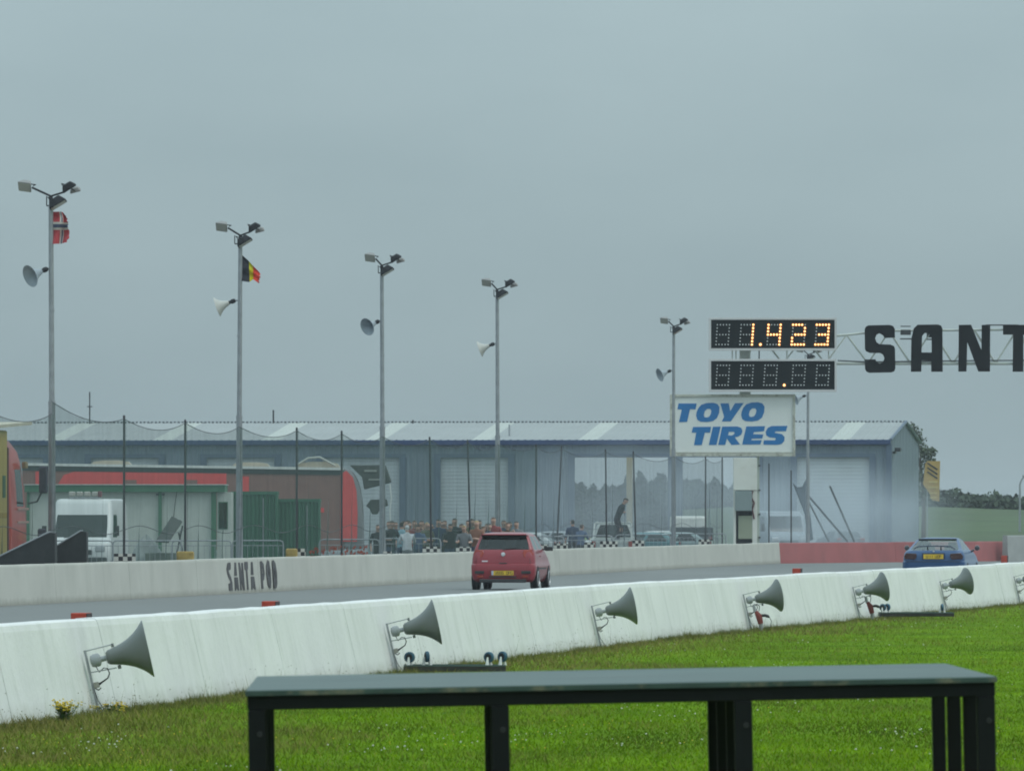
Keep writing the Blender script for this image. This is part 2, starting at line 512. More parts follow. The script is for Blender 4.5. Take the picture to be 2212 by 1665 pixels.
def wall_ab(x, y):
    u, v = (600 + x / 10.405) / 1.2731, (1500 + y / 10.405) / 1.2731
    p, d = hit_line(FAR, u)
    topv = HV + (HC - 0.85) * F / p.y; botv = HV + HC * F / p.y
    # the paint's own place on the wall: metres along it and height
    yt, yb = 1500 + 10 , 0
    z = 0.85 * (botv - v) / (botv - topv)
    return ((p - _pa).dot(_pd), z)
for ch, polys in LP.items():
    ab = [[wall_ab(x, y) for x, y in pl] for pl in polys]
    def fn(a, b, c):
        off = 0.01 + (0.80 - b) * 0.075 + 0.004 + c
        q = _pa + _pd * a + _pn * off
        return Vector((q.x - _o0.x, q.y - _o0.y, b))
    letter('letter', ab, 0.006, fn, old_letter, fwall)

# ------------------------------------------------------------------ grass, flowers, weeds
def near_x(y):
    for a, b in zip(NEAR, NEAR[1:]):
        if a.y <= y <= b.y: return a.x + (b.x - a.x) * (y - a.y) / (b.y - a.y)
    return NEAR[-1].x
_ny = np.array([p.y for p in NEAR]); _nx = np.array([p.x for p in NEAR])

def scatter(n, y0, y1, margin=2.5, power=1.6):
    """random places on the grass in front of the wall, thinning with distance"""
    uu = rng.random(n)
    a = 1 - power
    y = (y0 ** a + uu * (y1 ** a - y0 ** a)) ** (1 / a)
    lim = 0.0553 * y + margin
    x = (rng.random(n) * 2 - 1) * lim
    d = x - np.interp(y, _ny, _nx) - 0.24
    k = d > 0
    return x[k], y[k], d[k]

def blades(name, x, y, h, w, lean, col, mat, label, cat):
    n = len(x)
    ang = rng.random(n) * 2 * math.pi
    la = rng.random(n) * 2 * math.pi
    dx, dy = np.cos(ang) * w, np.sin(ang) * w
    lx, ly = np.cos(la) * lean * h, np.sin(la) * lean * h
    v = np.zeros((n, 3, 3), np.float32)
    v[:, 0] = np.stack([x - dx, y - dy, np.full(n, -0.005)], 1)
    v[:, 1] = np.stack([x + dx, y + dy, np.full(n, -0.005)], 1)
    v[:, 2] = np.stack([x + lx, y + ly, h], 1)
    me = bpy.data.meshes.new(name)
    me.vertices.add(3 * n); me.loops.add(3 * n); me.polygons.add(n)
    me.vertices.foreach_set('co', v.ravel())
    me.loops.foreach_set('vertex_index', np.arange(3 * n, dtype=np.int32))
    me.polygons.foreach_set('loop_start', np.arange(0, 3 * n, 3, dtype=np.int32))
    me.update()
    at_ = me.color_attributes.new('tint', 'FLOAT_COLOR', 'POINT')
    c4 = np.concatenate([np.repeat(col, 3, 0), np.ones((3 * n, 1))], 1).astype(np.float32)
    at_.data.foreach_set('color', c4.ravel())
    me.materials.append(mat)
    o = bpy.data.objects.new(name, me)
    tag(o, label, cat, kind='stuff')
    return link(o)

def tint_mat(name, rough=0.7):
    m = bpy.data.materials.new(name); m.use_nodes = True
    n, l = m.node_tree.nodes, m.node_tree.links
    b = n['Principled BSDF']; b.inputs['Roughness'].default_value = rough; b.inputs['Specular IOR Level'].default_value = 0.06
    a = n.new('ShaderNodeAttribute'); a.attribute_name = 'tint'
    tcn = n.new('ShaderNodeTexCoord'); nz = n.new('ShaderNodeTexNoise'); nz.inputs['Scale'].default_value = 0.7; nz.inputs['Detail'].default_value = 6
    l.new(tcn.outputs['Object'], nz.inputs['Vector'])
    mr = n.new('ShaderNodeMapRange'); mr.inputs['To Min'].default_value = 0.6; mr.inputs['To Max'].default_value = 1.4
    l.new(nz.outputs['Fac'], mr.inputs[0])
    mu = n.new('ShaderNodeVectorMath'); mu.operation = 'SCALE'
    l.new(a.outputs['Color'], mu.inputs[0]); l.new(mr.outputs[0], mu.inputs['Scale']); l.new(mu.outputs[0], b.inputs['Base Color'])
    return m
blade_mat = tint_mat('grass_blade')

def smooth_noise(x, y, sc, seed):
    g = np.random.default_rng(seed).random((64, 64))
    fx, fy = x / sc, y / sc
    ix, iy = np.floor(fx).astype(int), np.floor(fy).astype(int)
    tx, ty = fx - ix, fy - iy
    tx, ty = tx * tx * (3 - 2 * tx), ty * ty * (3 - 2 * ty)
    G_ = lambda a, b: g[a % 64, b % 64]
    return (G_(ix, iy) * (1 - tx) + G_(ix + 1, iy) * tx) * (1 - ty) + (G_(ix, iy + 1) * (1 - tx) + G_(ix + 1, iy + 1) * tx) * ty

x, y, d = scatter(520000, 60, 290)
nn = smooth_noise(x, y * 0.35, 1.3, 1) * 0.6 + smooth_noise(x, y * 0.3, 0.4, 2) * 0.4
dry = np.clip(1.2 - d / (0.9 + 3.6 * smooth_noise(x, y, 3.0, 3)), 0, 1) * (0.35 + 0.65 * rng.random(len(x)))
patch = np.clip((smooth_noise(x, y * 0.25, 1.6, 6) * 0.6 + smooth_noise(x, y * 0.25, 0.6, 7) * 0.4 - 0.55) * 3.2, 0, 1)
dry = np.clip(dry + patch * 0.75 * rng.random(len(x)) + (rng.random(len(x)) < 0.05) * 0.5, 0, 1)
deep = np.clip((smooth_noise(x, y * 0.22, 1.1, 8) - 0.55) * 2.6, 0, 1)[:, None]
g1 = np.array([0.108, 0.218, 0.001]); g2 = np.array([0.190, 0.315, 0.002]); st = np.array([0.215, 0.175, 0.055])
t_ = np.clip(nn + (rng.random(len(x)) - 0.5) * 0.6, 0, 1)[:, None]
col = (g1 * (1 - t_) + g2 * t_) * (1 - 0.52 * deep)
col = col * (1 - dry[:, None]) + st * dry[:, None]
h = (0.012 + 0.020 * rng.random(len(x))) * (1 + 2.0 * dry) * (0.7 + 0.6 * nn)
blades('grass', x, y, h, 0.004 + 0.004 * rng.random(len(x)), 0.8, col, blade_mat, 'mown green grass in front of the white wall', 'grass')

# ragged longer tufts left by the mower along the wall
n = 60000
ty = 60 * (4.4 ** rng.random(n)); keep = smooth_noise(ty, ty * 0, 0.8, 15) + 0.4 * rng.random(n) > 0.62
ty = ty[keep]; td = 0.24 + np.abs(rng.normal(0, 0.20, len(ty))); tx_ = np.interp(ty, _ny, _nx) + td
tt_ = rng.random((len(ty), 1))
tc_ = (np.array([0.085, 0.135, 0.012]) * (1 - tt_) + np.array([0.19, 0.165, 0.06]) * tt_) * (0.6 + 0.6 * rng.random((len(ty), 1)))
blades('rough_grass', tx_, ty, 0.02 + 0.12 * rng.random(len(ty)) * smooth_noise(ty, ty * 0, 0.5, 16), np.full(len(ty), 0.004), 0.5, tc_, blade_mat, 'rough unmown grass along the foot of the white wall', 'grass')

# tall seeding stems along the foot of the wall
n = 2400
yy = 60 * (4.4 ** rng.random(n))
yy = yy[(smooth_noise(yy, yy * 0, 2.0, 5) + 0.35 * rng.random(n)) > 0.45]
dd = 0.26 + np.abs(rng.normal(0, 0.22, len(yy)))
xx = np.interp(yy, _ny, _nx) + dd
hh = 0.05 + 0.12 * rng.random(len(xx)) + 0.16 * (rng.random(len(xx)) < 0.12)
cc = np.array([0.20, 0.18, 0.08]) * (0.5 + 0.9 * rng.random((len(xx), 1)))
blades('tall_grass', xx, yy, hh, np.full(len(xx), 0.0026), 0.3, cc, blade_mat, 'tall dry seeding grass stems along the foot of the white wall', 'grass')

def blobs(name, x, y, z, r, mat, label, cat):
    n = len(x)
    o8 = np.array([(1, 0, 0), (0, 1, 0), (-1, 0, 0), (0, -1, 0), (0, 0, 0.8), (0, 0, -0.8)], np.float32)
    f8 = np.array([(0, 1, 4), (1, 2, 4), (2, 3, 4), (3, 0, 4), (1, 0, 5), (2, 1, 5), (3, 2, 5), (0, 3, 5)], np.int32)
    v = (o8[None] * r[:, None, None] + np.stack([x, y, z], 1)[:, None, :]).reshape(-1, 3).astype(np.float32)
    f = (f8[None] + (np.arange(n) * 6)[:, None, None]).reshape(-1, 3)
    me = bpy.data.meshes.new(name)
    me.from_pydata(v.tolist(), [], f.tolist())
    me.materials.append(mat)
    o = bpy.data.objects.new(name, me)
    tag(o, label, cat, kind='stuff')
    return link(o)

seed_m = M('seed_head_brown', (0.16, 0.13, 0.07), 0.9, var=0.3)
k = hh > 0.11
blobs('grass_seed_heads', xx[k], yy[k], hh[k] * 0.98, 0.003 + 0.004 * rng.random(k.sum()), seed_m, 'brown seed heads on the tall grass by the white wall', 'grass')
clover = M('clover_white', (0.62, 0.60, 0.52), 0.8, var=0.15)
butter = M('buttercup_yellow', (0.65, 0.46, 0.02), 0.7, var=0.15)
x, y, d = scatter(5200, 60, 240)
cl = smooth_noise(x, y * 0.4, 1.1, 11)
k = (cl + 0.25 * rng.random(len(x)) + 0.10 * (x > 1.0)) > 0.88
blobs('clover_flowers', x[k], y[k], 0.03 + 0.02 * rng.random(k.sum()), 0.004 + 0.007 * rng.random(k.sum()), clover, 'small white clover flowers scattered over the grass', 'flowers')
x, y, d = scatter(3200, 60, 240)
cl = smooth_noise(x, y * 0.4, 1.4, 12)
k = (cl + 0.25 * rng.random(len(x)) + 0.12 * (d < 3)) > 0.92
blobs('buttercup_flowers', x[k], y[k], 0.03 + 0.03 * rng.random(k.sum()), 0.003 + 0.005 * rng.random(k.sum()), butter, 'tiny yellow flowers scattered over the grass', 'flowers')

leaf_green = M('weed_leaf', (0.08, 0.15, 0.015), 0.7, var=0.3, scale=9)
def near_at(u, off):
    """wall point whose ground point off to the right of it is seen at column u"""
    v = u
    for _ in range(4):
        p, d = hit_line(NEAR, v); v = u - off * F / p.y
    return p, d
def ragwort(u, off, hgt, spread, label, nst):
    p, dr = near_at(u, off)
    n_ = Vector((dr.y, -dr.x))
    q = p + n_ * off
    rt = thing('ragwort_plant', label, 'wild plant', (q.x, q.y, 0), group='yellow flowering weeds by the wall')
    st_, lf, fl = MB(), MB(), MB()
    rr = random.Random(int(u))
    for i in range(nst):
        a = rr.uniform(0, 6.28); rad = rr.uniform(0, spread); hh_ = hgt * rr.uniform(0.65, 1.05)
        top = Vector((math.cos(a) * rad, math.sin(a) * rad, hh_))
        st_.tube([(top.x * 0.2, top.y * 0.2, -0.01), (top.x * 0.6, top.y * 0.6, hh_ * 0.55), top], 0.0035, 5)
        for j in range(14):
            z = hh_ * rr.uniform(0.1, 0.8); b = rr.uniform(0, 6.28); l_ = rr.uniform(0.05, 0.10)
            c0 = Vector((top.x * z / hh_ * 0.8, top.y * z / hh_ * 0.8, z)); dr_ = Vector((math.cos(b), math.sin(b), 0.3)); sd_ = Vector((-math.sin(b), math.cos(b), 0)) * 0.012
            lf.add([c0 - sd_ * 0.3, c0 + dr_ * l_ * 0.5 + sd_, c0 + dr_ * l_, c0 + dr_ * l_ * 0.5 - sd_], [(0, 1, 2, 3)])
        for j in range(9):
            c0 = top * rr.uniform(.62, 1.0) + Vector((rr.uniform(-1, 1) * 0.03, rr.uniform(-1, 1) * 0.03, rr.uniform(-0.02, 0.03)))
            fl.lathe([(-0.004, 0.003), (0.0, 0.011), (0.005, 0.009), (0.007, 0.003)], 7, mat=Matrix.Translation(c0) @ Matrix.Rotation(-1.4, 4, 'Y'))
    for o_ in (st_.build('stems', leaf_green, rt), lf.build('leaves', leaf_green, rt), fl.build('flower_heads', butter, rt)): o_['kind'] = 'stuff'
ragwort(140, 0.55, 0.21, 0.15, 'yellow ragwort clump left of the nearest grey horn', 15)
ragwort(245, 0.40, 0.11, 0.26, 'low yellow weeds under the nearest grey horn', 8)
# ------------------------------------------------------------------ foreground platform
plat_top = M('wet_platform_board', (0.035, 0.070, 0.060), 0.42, var=0.45, scale=3, stretch=(0.4, 3, 1), dirt=(0.15, 0.17, 0.14), dirt_amt=0.5, dirt_scale=5, dirt_stretch=(0.5, 3, 1), bump=0.06, bscale=25, spec=0.45)
plat_edge = M('chipped_green_edge', (0.035, 0.06, 0.055), 0.5, var=0.3, scale=8, dirt=(0.45, 0.32, 0.20), dirt_amt=0.6, dirt_scale=9)
YP = 29.0
pl = thing('staging_platform', 'black steel legged platform with wet grey top in the foreground', 'platform', (-0.806, YP, 0), rot=(0, -R(1.06), R(0.8)))
ZT = HC - 370 * YP / F
W_, D_ = 2.345, 2.62
MB().box((W_ / 2, D_ / 2, ZT - 0.009), (W_ + 0.012, D_ + 0.012, 0.018)).build('top_board', plat_top, pl, bevel=0.003)
MB().box((W_ / 2, -0.0085, ZT - 0.010), (W_ + 0.012, 0.004, 0.015)).build('board_edge', plat_edge, pl)
for yy_ in (0.029, D_ - 0.029):
    MB().box((W_ / 2, yy_, ZT - 0.018 - 0.022), (W_, 0.05, 0.044)).build('beam', black_paint, pl, bevel=0.003)
for xx_ in (0.029, W_ - 0.029):
    MB().box((xx_, D_ / 2, ZT - 0.018 - 0.021), (0.046, D_ - 0.112, 0.042)).build('beam', black_paint, pl, bevel=0.003)
for i in range(4):
    for j in range(4):
        lw = 0.056 if j == 0 else 0.045
        lx = 0.029 + i * (W_ - 0.058) / 3
        if j and i == 3: lx += 0.004
        ly = 0.03 + j * (D_ - 0.06) / 3
        bot = -(lx * math.tan(R(1.06))) - 0.03
        top = ZT - 0.0625
        lg = MB().box((lx, ly, (top + bot) / 2), (lw, lw, top - bot)).build('leg', black_paint, pl, bevel=0.003)
        if j == 0:
            MB().lathe([(0, 0.009), (0.006, 0.008)], 8, mat=Matrix.Translation((lx + 0.008, ly - lw / 2, top - 0.075)) @ Matrix.Rotation(R(-90), 4, 'Z')).build('bolt', rubber, lg)

# ------------------------------------------------------------------ horns on the near wall
def bell_profile(x0, r0, x1, r1, k=14, p=1.9):
    out = []
    for i in range(k + 1):
        t = i / k
        out.append((x0 + (x1 - x0) * t, r0 + (r1 - r0) * (0.42 * t + 0.58 * t ** (p * 1.7))))
    return out
BAT = math.atan(0.195 / 0.85)
box_grey = M('junction_box_grey', (0.30, 0.29, 0.26), 0.6, var=0.1)
cable_m = M('black_cable', (0.02, 0.02, 0.022), 0.6, var=0.2)
def wall_horn(u, yaw, label, roll=0.0):
    p, d = near_at(u, 0.235)
    n_ = Vector((d.y, -d.x, 0))
    base = Vector((p.x, p.y, 0)) + n_ * 0.235
    dx = (n_ * math.cos(BAT) + ZUP * math.sin(BAT))
    ez = (-n_ * math.sin(BAT) + ZUP * math.cos(BAT))
    ey = ez.cross(dx)
    m = Matrix((dx, ey, ez)).transposed().to_4x4()
    m.translation = base
    rt = thing('horn_loudspeaker', label, 'loudspeaker', group='grey horns along the white wall')
    rt.matrix_world = m
    # the stand lies against the battered face
    MB().box((0.012, 0, 0.29), (0.022, 0.03, 0.64)).build('stand', steel, rt, bevel=0.003)
    br = MB()
    br.tube([(0.02, 0, 0.60), (0.27, 0, 0.605)], 0.006, 6)
    br.tube([(0.02, 0, 0.395), (0.27, 0, 0.385)], 0.006, 6)
    br.tube([(0.014, 0, 0.36), (0.014, 0, 0.605)], 0.008, 6)
    br.build('bracket', steel, rt, smooth=True)
    ax = Matrix.Translation((0.06, 0, 0.495)) @ Matrix.Rotation(R(yaw), 4, 'Z') @ Matrix.Rotation(R(roll), 4, 'Y')
    hb = MB()
    pr = bell_profile(0.155, 0.068, 0.525, 0.268)
    rim = [(0.532, 0.272), (0.530, 0.276), (0.522, 0.272)]
    inner = [(x - 0.004, max(0.02, r - 0.006)) for x, r in reversed(pr)]
    hb.lathe([(0.135, 0.05)] + pr + [(0.533, 0.270), (0.531, 0.262)] + inner[1:-1], 40, mat=ax)
    bell = hb.build('bell', horn_grey, rt, smooth=True)
    kn = MB()
    kn.tube([ax @ Vector((0.215, 0, 0.085)), ax @ Vector((0.215, 0, 0.12))], 0.014, 8)
    kn.tube([ax @ Vector((0.235, 0, -0.09)), ax @ Vector((0.235, 0, -0.125))], 0.016, 8)
    kn.build_split('pivot_knob', horn_grey, rt, smooth=True)
    dv = MB()
    dv.lathe([(-0.02, 0.02), (-0.012, 0.052), (0.02, 0.062), (0.062, 0.062), (0.075, 0.05), (0.085, 0.026), (0.14, 0.026)], 20, mat=ax)
    dv.build('driver', M('driver_grey', (0.30, 0.32, 0.33), 0.5, var=0.1), rt, smooth=True)
    jb = MB().box((0.05, -0.005, 0.27), (0.05, 0.045, 0.055))
    jb.build('junction_box', box_grey, rt, bevel=0.004)
    cb = MB()
    cb.tube([(0.07, 0, 0.27), (0.11, -0.01, 0.285), (0.17, -0.01, 0.31), (0.195, -0.01, 0.35), (0.185, -0.01, 0.40), (0.15, 0, 0.41), (0.10, 0, 0.38), (0.085, 0, 0.435)], [0.013, 0.009, 0.007, 0.006, 0.005, 0.005, 0.005, 0.005], 6)
    cb.tube([(0.03, -0.01, 0.245), (0.06, -0.02, 0.22), (0.09, -0.02, 0.235)], 0.006, 6)
    cb.tube([(0.02, -0.01, 0.24), (0.035, -0.02, 0.12), (0.10, -0.03, -0.02)], 0.004, 6)
    cb.build('cable', cable_m, rt, smooth=True)
    return rt
wall_horn(212, 9, 'nearest and largest grey horn loudspeaker, at the left end of the white wall')
wall_horn(858, 10, 'grey horn loudspeaker on the white wall behind the upturned trolley left of centre')
wall_horn(1297, 13, 'grey horn loudspeaker on the white wall, third from the left', 2)
wall_horn(1622, 22, 'grey horn loudspeaker on the white wall, fourth from the left, beside a red socket', 3)
wall_horn(1857, 24, 'grey horn loudspeaker on the white wall left of the further upturned trolley')
wall_horn(2044, 30, 'grey horn loudspeaker on the white wall below the blue car')
wall_horn(2203, 26, 'grey horn loudspeaker cut off by the right edge of the picture')

sock_red = M('socket_red', (0.20, 0.03, 0.025), 0.5, var=0.15)
def socket_post(u, off, label, hgt=0.42):
    p, d = near_at(u, off)
    n_ = Vector((d.y, -d.x))
    q = p + n_ * off
    rt = thing('power_socket_post', label, 'power socket', (q.x, q.y, 0), group='red power sockets by the wall')
    MB().tube([(0.06, 0, -0.02), (0.05, 0, 0.12)], 0.035, 10).tube([(-0.04, 0, 0.30), (-0.065, 0, hgt)], 0.026, 10).build_split('post', steel, rt, smooth=True)
    MB().tube([(0.05, 0, 0.12), (0.02, -0.01, 0.24), (-0.03, -0.01, 0.32)], [0.045, 0.055, 0.03], 10).build('socket', sock_red, rt, smooth=True)
    MB().tube([(0.04, -0.01, 0.245), (0.12, -0.02, 0.255), (0.16, -0.02, 0.24), (0.19, -0.02, 0.225)], [0.02, 0.024, 0.026, 0.014], 8, 0).build('plug', cable_m, rt, smooth=True)
    MB().tube([(-0.065, 0, hgt - 0.01), (-0.01, 0, hgt + 0.02), (0.03, 0, hgt - 0.02), (0.02, 0, hgt - 0.10)], 0.007, 6).tube([(0.19, -0.02, 0.225), (0.225, -0.02, 0.16), (0.21, -0.02, 0.08), (0.17, -0.02, 0.02)], 0.006, 6).build_split('cable', cable_m, rt, smooth=True)
socket_post(1637, 0.36, 'red power socket on a short post beside the fourth grey horn')
socket_post(1878, 0.36, 'red power socket on a short post beside the further upturned trolley')

# ------------------------------------------------------------------ upturned trolleys at the foot of the wall
tyre_blue = M('castor_tyre_blue', (0.03, 0.10, 0.15), 0.55, var=0.2)
def trolley(p00, wx, dy, z, wheels, label):
    rt = thing('upturned_trolley', label, 'trolley', (p00[0], p00[1], 0), group='upturned trolleys by the wall')
    b = MB()
    b.box((wx / 2, dy / 2, z - 0.03), (wx, dy, 0.06)).build('deck', M('trolley_dark_wood', (0.03, 0.028, 0.024), 0.8, var=0.4, scale=8), rt, bevel=0.004)
    MB().box((wx / 2, 0.02, z + 0.008), (wx, 0.04, 0.014)).box((wx / 2, dy - 0.02, z + 0.008), (wx, 0.04, 0.014)).build_split('rim_rail', M('trolley_green_rail', (0.06, 0.10, 0.09), 0.5, var=0.2), rt)
    for wx_, wy_, a in wheels:
        mt = Matrix.Translation((wx_, wy_, z + 0.105)) @ Matrix.Rotation(R(a), 4, 'Z')
        w = MB().lathe([(-0.018, 0.040), (-0.022, 0.052), (-0.014, 0.064), (0.014, 0.064), (0.022, 0.052), (0.018, 0.040)], 20, mat=mt).build('wheel', tyre_blue, rt, smooth=True)
        MB().lathe([(-0.023, 0.041), (0.023, 0.041)], 16, mat=mt).build('hub', rubber, w, smooth=True)
        f = MB()
        for s_ in (-0.03, 0.03):
            q0, q1 = mt @ Vector((s_, 0, 0)), mt @ Vector((s_ * 1.4, 0, -0.10))
            f.tube([q1, q0], [0.026, 0.010], 6)
        f.build_split('fork', white_paint, rt)
pw, _ = near_at(872, 0.31)
trolley((pw.x + 0.31, pw.y - 0.2), 1.20, 0.7, 0.095, [(0.07, 0.12, 70), (0.27, 0.55, 15), (1.00, 0.12, 60), (1.16, 0.55, 50)], 'upturned flat trolley with blue castor wheels behind the platform')
pw, _ = near_at(1896, 0.30)
trolley((pw.x + 0.30, pw.y - 1.0), 1.35, 0.8, 0.11, [(0.06, 0.15, 65), (0.16, 0.6, 50), (1.14, 0.2, 8)], 'further upturned trolley with dark deck below the blue car')

# ------------------------------------------------------------------ red foam marker blocks on the track centre line
foam = M('red_foam', (0.42, 0.045, 0.02), 0.7, var=0.2, scale=6)
foam_dark = M('dark_foam_end', (0.05, 0.03, 0.03), 0.8, var=0.3)
for u, lab, hz in ((22, 'low red foam block at the left edge of the picture', 0.24), (175, 'red foam marker block above the wall near the largest grey horn', 0.33), (584, 'red foam marker block on the track below the SANTA POD lettering', 0.33), (1722, 'red foam marker block on the track in front of the red wall', 0.33), (2170, 'red foam marker block at the right end of the red wall', 0.33)):
    Y = on_line(u, 24.0)
    rt = thing('marker_block', lab, 'marker block', G(u, Y), rz=-TH, group='red foam blocks down the track centre')
    MB().box((0, 0, hz / 2 + 0.006), (0.25, 0.5, hz - 0.012)).build('block', foam, rt, bevel=0.012, bseg=2)
    MB().box((0.132, 0, hz / 2 + 0.004), (0.012, 0.49, hz - 0.016)).build('end_face', foam_dark, rt)

# ------------------------------------------------------------------ floodlight posts
lamp_dark = M('floodlight_dark_housing', (0.02, 0.02, 0.024), 0.6, 0.0, var=0.2, spec=0.25)
lamp_grey = M('floodlight_grey_housing', (0.24, 0.23, 0.225), 0.5, var=0.15)
lamp_glass = M('floodlight_glass', (0.38, 0.36, 0.32), 0.15, var=0.1)
PH = 9.5
def floodlight(root, c, nrm, rise, hl, hd, hw, mat):
    """tapering housing: glass faces nrm, long side along rise; half length, depth and width"""
    ny = Vector(nrm).normalized(); nz = (Vector(rise) - ny * Vector(rise).dot(ny)).normalized(); nx = ny.cross(nz)
    m = Matrix((nx, ny, nz)).transposed().to_4x4(); m.translation = c
    k = 0.55
    vs = [(-hw * k, -hd, -hl * k), (hw * k, -hd, -hl * k), (hw * k, -hd, hl * k), (-hw * k, -hd, hl * k), (-hw, hd, -hl), (hw, hd, -hl), (hw, hd, hl), (-hw, hd, hl)]
    o = MB().add([m @ Vector(p) for p in vs], [(3, 2, 1, 0), (4, 5, 6, 7), (0, 1, 5, 4), (1, 2, 6, 5), (2, 3, 7, 6), (3, 0, 4, 7)]).build('floodlight', mat, root, bevel=0.03, bseg=3, smooth=True)
    MB().add([m @ Vector(p) for p in ((-hw * .85, hd + .004, -hl * .85), (hw * .85, hd + .004, -hl * .85), (hw * .85, hd + .004, hl * .85), (-hw * .85, hd + .004, hl * .85))], [(0, 1, 2, 3)]).build('lens', lamp_glass, o)
    s = MB()
    s.tube([m @ Vector((-hw - .02, 0, 0)), m @ Vector((-hw - .02, -hd * 1.5, -hl * .5)), m @ Vector((hw + .02, -hd * 1.5, -hl * .5)), m @ Vector((hw + .02, 0, 0))], 0.012, 6)
    s.build('yoke', lamp_dark, o)
    return o

def lamp_post(u, label, horn, seed):
    Y = on_line(u, 35.5)
    rt = thing('floodlight_post', label, 'lamp post', G(u, Y), group='floodlight posts behind the far wall')
    rr = random.Random(seed)
    ln = rr.uniform(-0.03, 0.03)
    MB().tube([(0, 0, -0.05), (0, 0, 4.5)], [0.098, 0.080], 14).tube([(0, 0, 4.5), (ln, 0, PH - 0.45)], [0.066, 0.055], 14).tube([(0, 0, 4.46), (0, 0, 4.53)], 0.086, 14).tube([(0.0, 0, 6.6), (0.0, 0, 6.63)], 0.070, 12).build('pole', steel, rt, smooth=True)
    arm = MB()
    z0 = PH - 0.25
    ll = 0.46 if seed == 1 else (0.30 if seed == 2 else 0.20)
    arm.tube([(ln, 0, PH - 0.5), (ln, 0, z0)], 0.045, 10)
    arm.tube([(ln, 0, z0), (-ll, 0, z0 + 0.20)], 0.024, 8)
    arm.tube([(ln, 0, z0), (0.30, 0, z0 + 0.10)], 0.022, 8)
    arm.tube([(-0.12, 0, z0 + 0.0), (-0.12, 0, z0 - 0.22)], 0.014, 6).tube([(-0.12, 0, z0 - 0.22), (0.1, 0, z0 - 0.22)], 0.018, 6)
    arm.build('cross_arm', lamp_dark, rt, smooth=True)
    floodlight(rt, Vector((-ll - 0.14, 0, z0 + 0.26)), (-0.30, -0.75, -0.58), (0, -0.5, 1), 0.14, 0.10, 0.165, lamp_grey)
    floodlight(rt, Vector((0.37, 0.0, z0 + 0.23)), (0.50, 0.15, -0.80), (0.86, 0, 0.50), 0.19, 0.075, 0.14, lamp_dark)
    floodlight(rt, Vector((0.52, 0.25, z0 + 0.17)), (0.25, 0.30, -0.90), (0.96, 0, 0.20), 0.14, 0.05, 0.12, lamp_grey)
    floodlight(rt, Vector((0.11, -0.09, z0 - 0.13)), (0.48, -0.2, -0.80), (0.84, 0, 0.54), 0.225, 0.10, 0.15, lamp_dark)
    # horn facing left
    hz, hm = horn
    mt = Matrix.Translation((-0.10, 0, hz)) @ Matrix.Rotation(R(180 + {1: 38, 2: -4, 3: 46, 4: -6, 5: 26, 6: 20}[seed]), 4, 'Z') @ Matrix.Rotation(R(20), 4, 'Y') @ Matrix.Scale(1.22, 4)
    pr = bell_profile(0.16, 0.05, 0.42, 0.215, p=1.6)
    hb = MB().lathe([(0.15, 0.04)] + pr + [(0.428, 0.218), (0.426, 0.208)] + [(x - .004, max(.02, r - .006)) for x, r in reversed(pr)][1:-1], 28, mat=mt)
    hb.build('horn_bell', hm, rt, smooth=True)
    MB().lathe([(0.0, 0.03), (0.03, 0.05), (0.09, 0.05), (0.11, 0.035), (0.16, 0.04)], 14, mat=mt).build('horn_driver', lamp_dark, rt, smooth=True)
    MB().tube([(0, 0, hz), (-0.11, 0, hz)], 0.022, 8).build('horn_arm', steel, rt, smooth=True)
    return rt
lamp_post(112, 'tallest looking floodlight post, at the left, flying a red white and blue flag', (7.58, horn_blue), 1)
lamp_post(517, 'floodlight post flying a black yellow and red flag', (7.55, horn_white), 2)
lamp_post(826, 'floodlight post third from the left, bluish horn facing us, no flag', (7.62, horn_blue), 3)
lamp_post(1075, 'floodlight post above the red car', (7.50, horn_white), 4)
lamp_post(1455, 'floodlight post behind the left edge of the blue and white tyre sign', (7.55, horn_blue), 5)
lamp_post(1745, 'floodlight post whose head is hidden behind the number displays', (7.4, horn_blue), 6)

